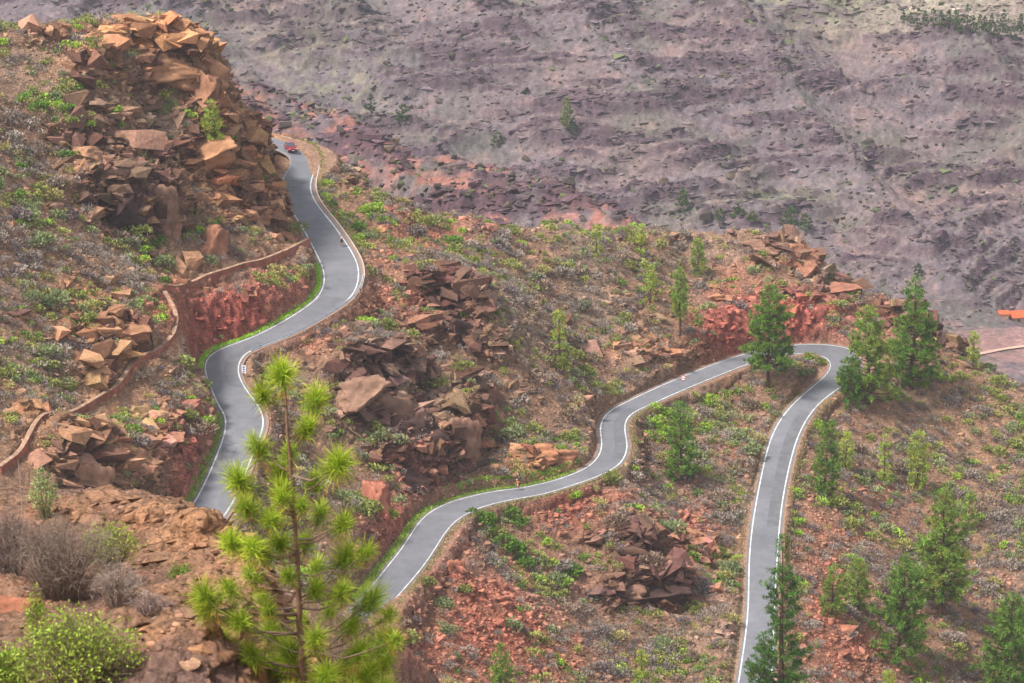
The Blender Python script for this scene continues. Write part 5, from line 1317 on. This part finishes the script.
for sg in (1, -1):
    m = MB(); m.tube([(1.02, sg*.7, .95), (.24, sg*.6, 1.42)], .035, 6); m.build('pillar', M['carred'], car)
    m = MB(); m.box((1.86, sg*.58, .66), (.16, .3, .13), rz=-sg*.3); m.build('headlight', M['lamp'], car)
    m = MB(); m.box((-1.93, sg*.62, .78), (.12, .18, .26)); m.build('tail_light', M['redp'], car)
    m = MB(); m.box((.72, sg*.95, 1.0), (.12, .18, .13)); m.build('mirror', M['carred'], car)
    for xx in (1.25, -1.25):
        m = MB(); m.disc((xx, sg*.76, .31), .31, (0, 1, 0), .2, 20); wh = m.build('wheel', M['tyre'], car)
        m = MB(); m.disc((xx, sg*.865, .31), .19, (0, 1, 0), .02, 16); m.build('rim', M['steel'], wh)
m = MB(); m.box((1.99, 0, .42), (.06, 1.1, .2)); m.build('grille', M['blk'], car)
m = MB(); m.box((2.03, 0, .42), (.02, .5, .11)); m.build('number_plate', M['white'], car)
m = MB(); m.box((1.98, 0, .27), (.08, 1.36, .1)); m.build('bumper', M['blk'], car)

# ------------------------------------------------------------------ cyclists
def skin_body(name, joints, edges, m, parent, sub=2):
    me = bpy.data.meshes.new(name); me.from_pydata([j[:3] for j in joints], edges, []); me.materials.append(m)
    o = link(name, me, parent)
    sk = o.modifiers.new('skin', 'SKIN'); sk.use_smooth_shade = True
    for i, j in enumerate(joints): me.skin_vertices[0].data[i].radius = (j[3], j[3]*(j[4] if len(j) > 4 else 1))
    me.skin_vertices[0].data[0].use_root = True
    ss = o.modifiers.new('sub', 'SUBSURF'); ss.levels = sub; ss.render_levels = sub
    dg = bpy.context.evaluated_depsgraph_get(); ev = bpy.data.meshes.new_from_object(o.evaluated_get(dg))
    o.modifiers.clear(); o.data = ev
    return o
M['skin'] = mat('skin', .6, .3, base=srgb(196, 146, 118)); M['blackc'] = mat('black_cloth', .8, .2, base=(.02, .022, .026)); M['orangec'] = mat('orange_cloth', .8, .2, base=srgb(232, 118, 70)); M['navyc'] = mat('dark_cloth', .8, .2, base=(.035, .04, .05))
def cyclist(pos, rz, label, blabel, shirt, shorts, helmet):
    bike = link('bicycle', None, None, pos, label=blabel, category='bicycle', group='bicycles on the road'); bike.rotation_euler = (0, 0, rz)
    for xx in (.5, -.5):
        m = MB()
        an = np.linspace(0, 2*math.pi, 25)
        m.tube([(xx+.33*math.cos(a), 0, .345+.33*math.sin(a)) for a in an], .016, 6, caps=False); wh = m.build('wheel', M['tyre'], bike)
        m = MB()
        for a in np.arange(0, math.pi, math.pi/8): m.tube([(xx-.32*math.cos(a), 0, .345-.32*math.sin(a)), (xx+.32*math.cos(a), 0, .345+.32*math.sin(a))], .003, 4)
        m.tube([(xx, -.05, .345), (xx, .05, .345)], .02, 8); m.build('spokes', M['steel'], wh)
    m = MB()
    bb = (-.08, 0, .28); st = (-.24, 0, .78); hd = (.36, 0, .80); hl = (.40, 0, .66); ra = (-.5, 0, .345); fa = (.5, 0, .345)
    for a, b in ((bb, st), (st, hd), (bb, hl), (hd, hl), (bb, ra), (st, ra), (hl, fa)): m.tube([a, b], .018, 6)
    m.build('frame', M['redp'] if shirt is M['orangec'] else M['grey'], bike)
    m = MB(); m.tube([hd, (.35, 0, .92)], .016, 6); m.tube([(.35, -.21, .93), (.35, .21, .93)], .014, 6)
    for s in (1, -1): m.tube([(.35, s*.21, .93), (.45, s*.21, .92), (.48, s*.21, .84), (.42, s*.21, .80)], .014, 6)
    m.build('handlebar', M['blk'], bike)
    m = MB(); m.tube([st, (-.27, 0, .93)], .014, 6); m.box((-.27, 0, .95), (.26, .13, .05)); m.build('saddle', M['blk'], bike)
    m = MB(); m.disc(bb, .09, (0, 1, 0), .02, 16); m.tube([(-.08, .06, .28), (.06, .1, .2)], .012, 6); m.tube([(-.08, -.06, .28), (-.22, -.1, .36)], .012, 6); m.build('crank', M['blk'], bike)
    per = link('person', None, None, pos, label=label, category='person', group='cyclists on the road'); per.rotation_euler = (0, 0, rz)
    J = [(-.26, 0, 1.02, .14, 1.15), (-.1, 0, 1.22, .13, 1.2), (.06, 0, 1.40, .15, 1.2), (.13, 0, 1.50, .06), (.20, 0, 1.60, .085), (.23, 0, 1.70, .09),
         (.07, .17, 1.40, .065), (.20, .20, 1.17, .048), (.40, .20, .99, .038), (.44, .20, .95, .04), (.07, -.17, 1.40, .065), (.20, -.20, 1.17, .048), (.40, -.20, .99, .038), (.44, -.20, .95, .04),
         (-.24, .1, .98, .10), (.10, .11, .72, .075), (-.02, .1, .44, .055), (0, .1, .24, .042), (.10, .1, .21, .04), (-.24, -.1, .98, .10), (.06, -.11, .80, .075), (-.22, -.1, .58, .055), (-.27, -.1, .42, .042), (-.17, -.1, .38, .04)]
    E = [(0, 1), (1, 2), (2, 3), (3, 4), (4, 5), (2, 6), (6, 7), (7, 8), (8, 9), (2, 10), (10, 11), (11, 12), (12, 13), (0, 14), (14, 15), (15, 16), (16, 17), (17, 18), (0, 19), (19, 20), (20, 21), (21, 22), (22, 23)]
    skin_body('body', J, E, M['skin'], per)
    Js = [(-.25, 0, 1.05, .155, 1.17), (-.1, 0, 1.22, .145, 1.22), (.05, 0, 1.39, .165, 1.2), (.07, .17, 1.40, .08), (.15, .19, 1.26, .065), (.07, -.17, 1.40, .08), (.15, -.19, 1.26, .065)]
    skin_body('jersey', Js, [(0, 1), (1, 2), (2, 3), (3, 4), (2, 5), (5, 6)], shirt, per)
    Jh = [(-.26, 0, 1.0, .158, 1.15), (-.24, .1, .97, .115), (.02, .108, .78, .092), (-.24, -.1, .97, .115), (0, -.108, .83, .092)]
    skin_body('shorts', Jh, [(0, 1), (1, 2), (0, 3), (3, 4)], shorts, per)
    skin_body('helmet', [(.14, 0, 1.72, .085, 1.0), (.23, 0, 1.765, .105, 1.0), (.31, 0, 1.735, .085, 1.0)], [(0, 1), (1, 2)], helmet, per)
    for s in (1, -1):
        skin_body('shoe', [((-.02 if s > 0 else -.29), s*.1, (.19 if s > 0 else .37), .042), ((.14 if s > 0 else -.13), s*.1, (.18 if s > 0 else .345), .04)], [(0, 1)], M['blk'], per, 1)
    return per
def on_road(i, f): return RA[i]*(1-f)+RB[i]*f
def nearest_road(u, v):
    a = np.stack(proj(RC), -1); return int(np.argmin(((a-[u, v])**2).sum(1)))
i = nearest_road(333, 246); pos = on_road(i, .80)
t = RC[i-1]-RC[i+1]; cyclist(pos+[0, 0, .01], math.atan2(t[1], t[0]), 'cyclist in black riding up beside the right line of the upper road', 'road bicycle under the cyclist in black on the upper road', M['blackc'], M['blackc'], M['navyc'])
i = nearest_road(522, 493); pos = on_road(i, .80)
t = RC[i-1]-RC[i+1]; cyclist(pos+[0, 0, .01], math.atan2(t[1], t[0]), 'cyclist in an orange jersey on the inner side of the middle road', 'road bicycle under the cyclist in orange on the middle road', M['orangec'], M['navyc'], M['white'])

# ------------------------------------------------------------------ across the valley: a house and a dirt track
p = far_hit(1022, 323, 850)
M['tile'] = mat('roof_tile', .85, .2, base=srgb(186, 88, 54), noise=[(1.5, .8, 1.15)]); M['plaster'] = mat('plaster', .9, .2, base=srgb(196, 160, 136), noise=[(.8, .85, 1.05)])
hs_ = link('house', None, None, p+[2, 3, -.4], label='low house with an orange tiled roof on the valley floor at the right edge', category='house')
hs_.rotation_euler = (0, 0, .25)
m = MB(); m.box((0, 0, 1.3), (13, 5.4, 2.6)); m.build('wall', M['plaster'], hs_)
m = MB(); m.add([(-7, -3.4, 2.5), (7, -3.4, 2.5), (7, 3.4, 2.5), (-7, 3.4, 2.5), (-7, 0, 4.4), (7, 0, 4.4), (-7, -3.4, 2.7), (7, -3.4, 2.7), (7, 3.4, 2.7), (-7, 3.4, 2.7)], [(0, 3, 2, 1), (0, 1, 7, 6), (2, 3, 9, 8), (6, 7, 5, 4), (8, 9, 4, 5), (0, 6, 4), (0, 4, 3), (3, 4, 9), (1, 2, 5), (1, 5, 7), (2, 8, 5)]); m.build('roof', M['tile'], hs_)
for xx in (-4, 1.5, 4.5):
    m = MB(); m.box((xx, -2.72, 1.5), (1.0, .06, 1.0)); m.build('window', M['glass'], hs_)
m = MB(); m.box((-1.3, -2.72, 1.0), (1.0, .06, 2.0)); m.build('door', M['bark'], hs_)
p2 = far_hit(1004, 318, 850)
sh = link('shed', None, None, p2+[0, 1, -.3], label='small shed with an orange roof left of the low house', category='shed')
m = MB(); m.box((0, 0, .9), (3, 2.6, 1.8)); m.build('wall', M['plaster'], sh); m = MB(); m.box((0, 0, 2.0), (3.8, 3.4, .22), rx=.18); m.build('roof', M['tile'], sh)
tp = [far_hit(u, v, 850) for (u, v) in resamp([(940, 370), (962, 360), (985, 354), (1005, 350), (1030, 347)], 30)]
tp = smooth_line(np.array([q for q in tp if q is not None]), 4)
M['track'] = mat('dirt_track', .95, .1, base=srgb(172, 142, 128), noise=[(.5, .85, 1.1)])
ribbon('dirt_track_path', tp+[0, -1.2, 0], tp+[0, 1.2, 0], M['track'], .5, kind='structure')

# ------------------------------------------------------------------ air
hz = bpy.data.materials.new('air_haze'); hz.use_nodes = True; nt_ = hz.node_tree
nt_.nodes.remove(nt_.nodes['Principled BSDF'])
pv = nt_.nodes.new('ShaderNodeVolumePrincipled'); pv.inputs['Color'].default_value = (.82, .86, .95, 1); pv.inputs['Density'].default_value = HAZE; pv.inputs['Anisotropy'].default_value = .2
nt_.links.new(pv.outputs[0], nt_.nodes['Material Output'].inputs['Volume'])
m = MB(); zlo = float(min(FP[..., 2].min(), HP[..., 2].min()))-1.5
ext = float(max(abs(FP[..., 0]).max(), 10))+5
m.box((0, (2010-15)/2, (zlo+6)/2), (2*ext, 2010+15, 6-zlo)); hzo = m.build('haze', hz, kind='stuff')
print('props', round(time.time()-T0, 1))
# ------------------------------------------------------------------ camera, light, air
cam = bpy.data.cameras.new('camera'); co = bpy.data.objects.new('camera', cam); COL.objects.link(co)
cam.lens = 100; cam.sensor_width = 36; cam.clip_start = .5; cam.clip_end = 12000
co.rotation_euler = (math.pi/2-PITCH, 0, 0)
cam.dof.use_dof = True; cam.dof.focus_distance = 440; cam.dof.aperture_fstop = 4.0
SC.camera = co
w = bpy.data.worlds.new('World'); SC.world = w; w.use_nodes = True
nt = w.node_tree; bg = nt.nodes['Background']
sky = nt.nodes.new('ShaderNodeTexSky'); sky.sky_type = 'NISHITA'; sky.sun_disc = False
EL, AZ = math.radians(56), math.radians(-115)     # sun to the upper left, a little behind the camera
sky.sun_elevation = EL; sky.sun_rotation = AZ
sky.dust_density = 3.0; sky.air_density = 1.0; sky.altitude = 600
hs = nt.nodes.new('ShaderNodeHueSaturation'); hs.inputs['Saturation'].default_value = .22
nt.links.new(sky.outputs[0], hs.inputs['Color']); nt.links.new(hs.outputs[0], bg.inputs['Color'])
bg.inputs['Strength'].default_value = .072
sl = bpy.data.lights.new('sun', 'SUN'); sl.energy = 1.5; sl.angle = math.radians(11); sl.color = (1, .95, .88)
so = bpy.data.objects.new('sun', sl); COL.objects.link(so)
d = Vector((math.sin(AZ)*math.cos(EL), math.cos(AZ)*math.cos(EL), math.sin(EL)))
so.rotation_euler = d.to_track_quat('Z', 'Y').to_euler(); so.location = d*300
vs = SC.view_settings; vs.view_transform = 'Standard'; vs.look = 'None'; vs.exposure = EXPOSURE; vs.gamma = 1; vs.use_curve_mapping = False
SC.render.engine = 'CYCLES'
SC.cycles.use_denoising = True; SC.cycles.denoiser = 'OPENIMAGEDENOISE'; SC.cycles.denoising_input_passes = 'RGB_ALBEDO_NORMAL'; SC.cycles.denoising_prefilter = 'ACCURATE'
SC.cycles.max_bounces = 5; SC.cycles.diffuse_bounces = 3; SC.cycles.volume_bounces = 0; SC.cycles.transmission_bounces = 3
SC.cycles.sample_clamp_indirect = 2.0; SC.cycles.use_adaptive_sampling = False; SC.cycles.adaptive_threshold = .01
print('built', round(time.time()-T0, 1), len(bpy.data.objects))
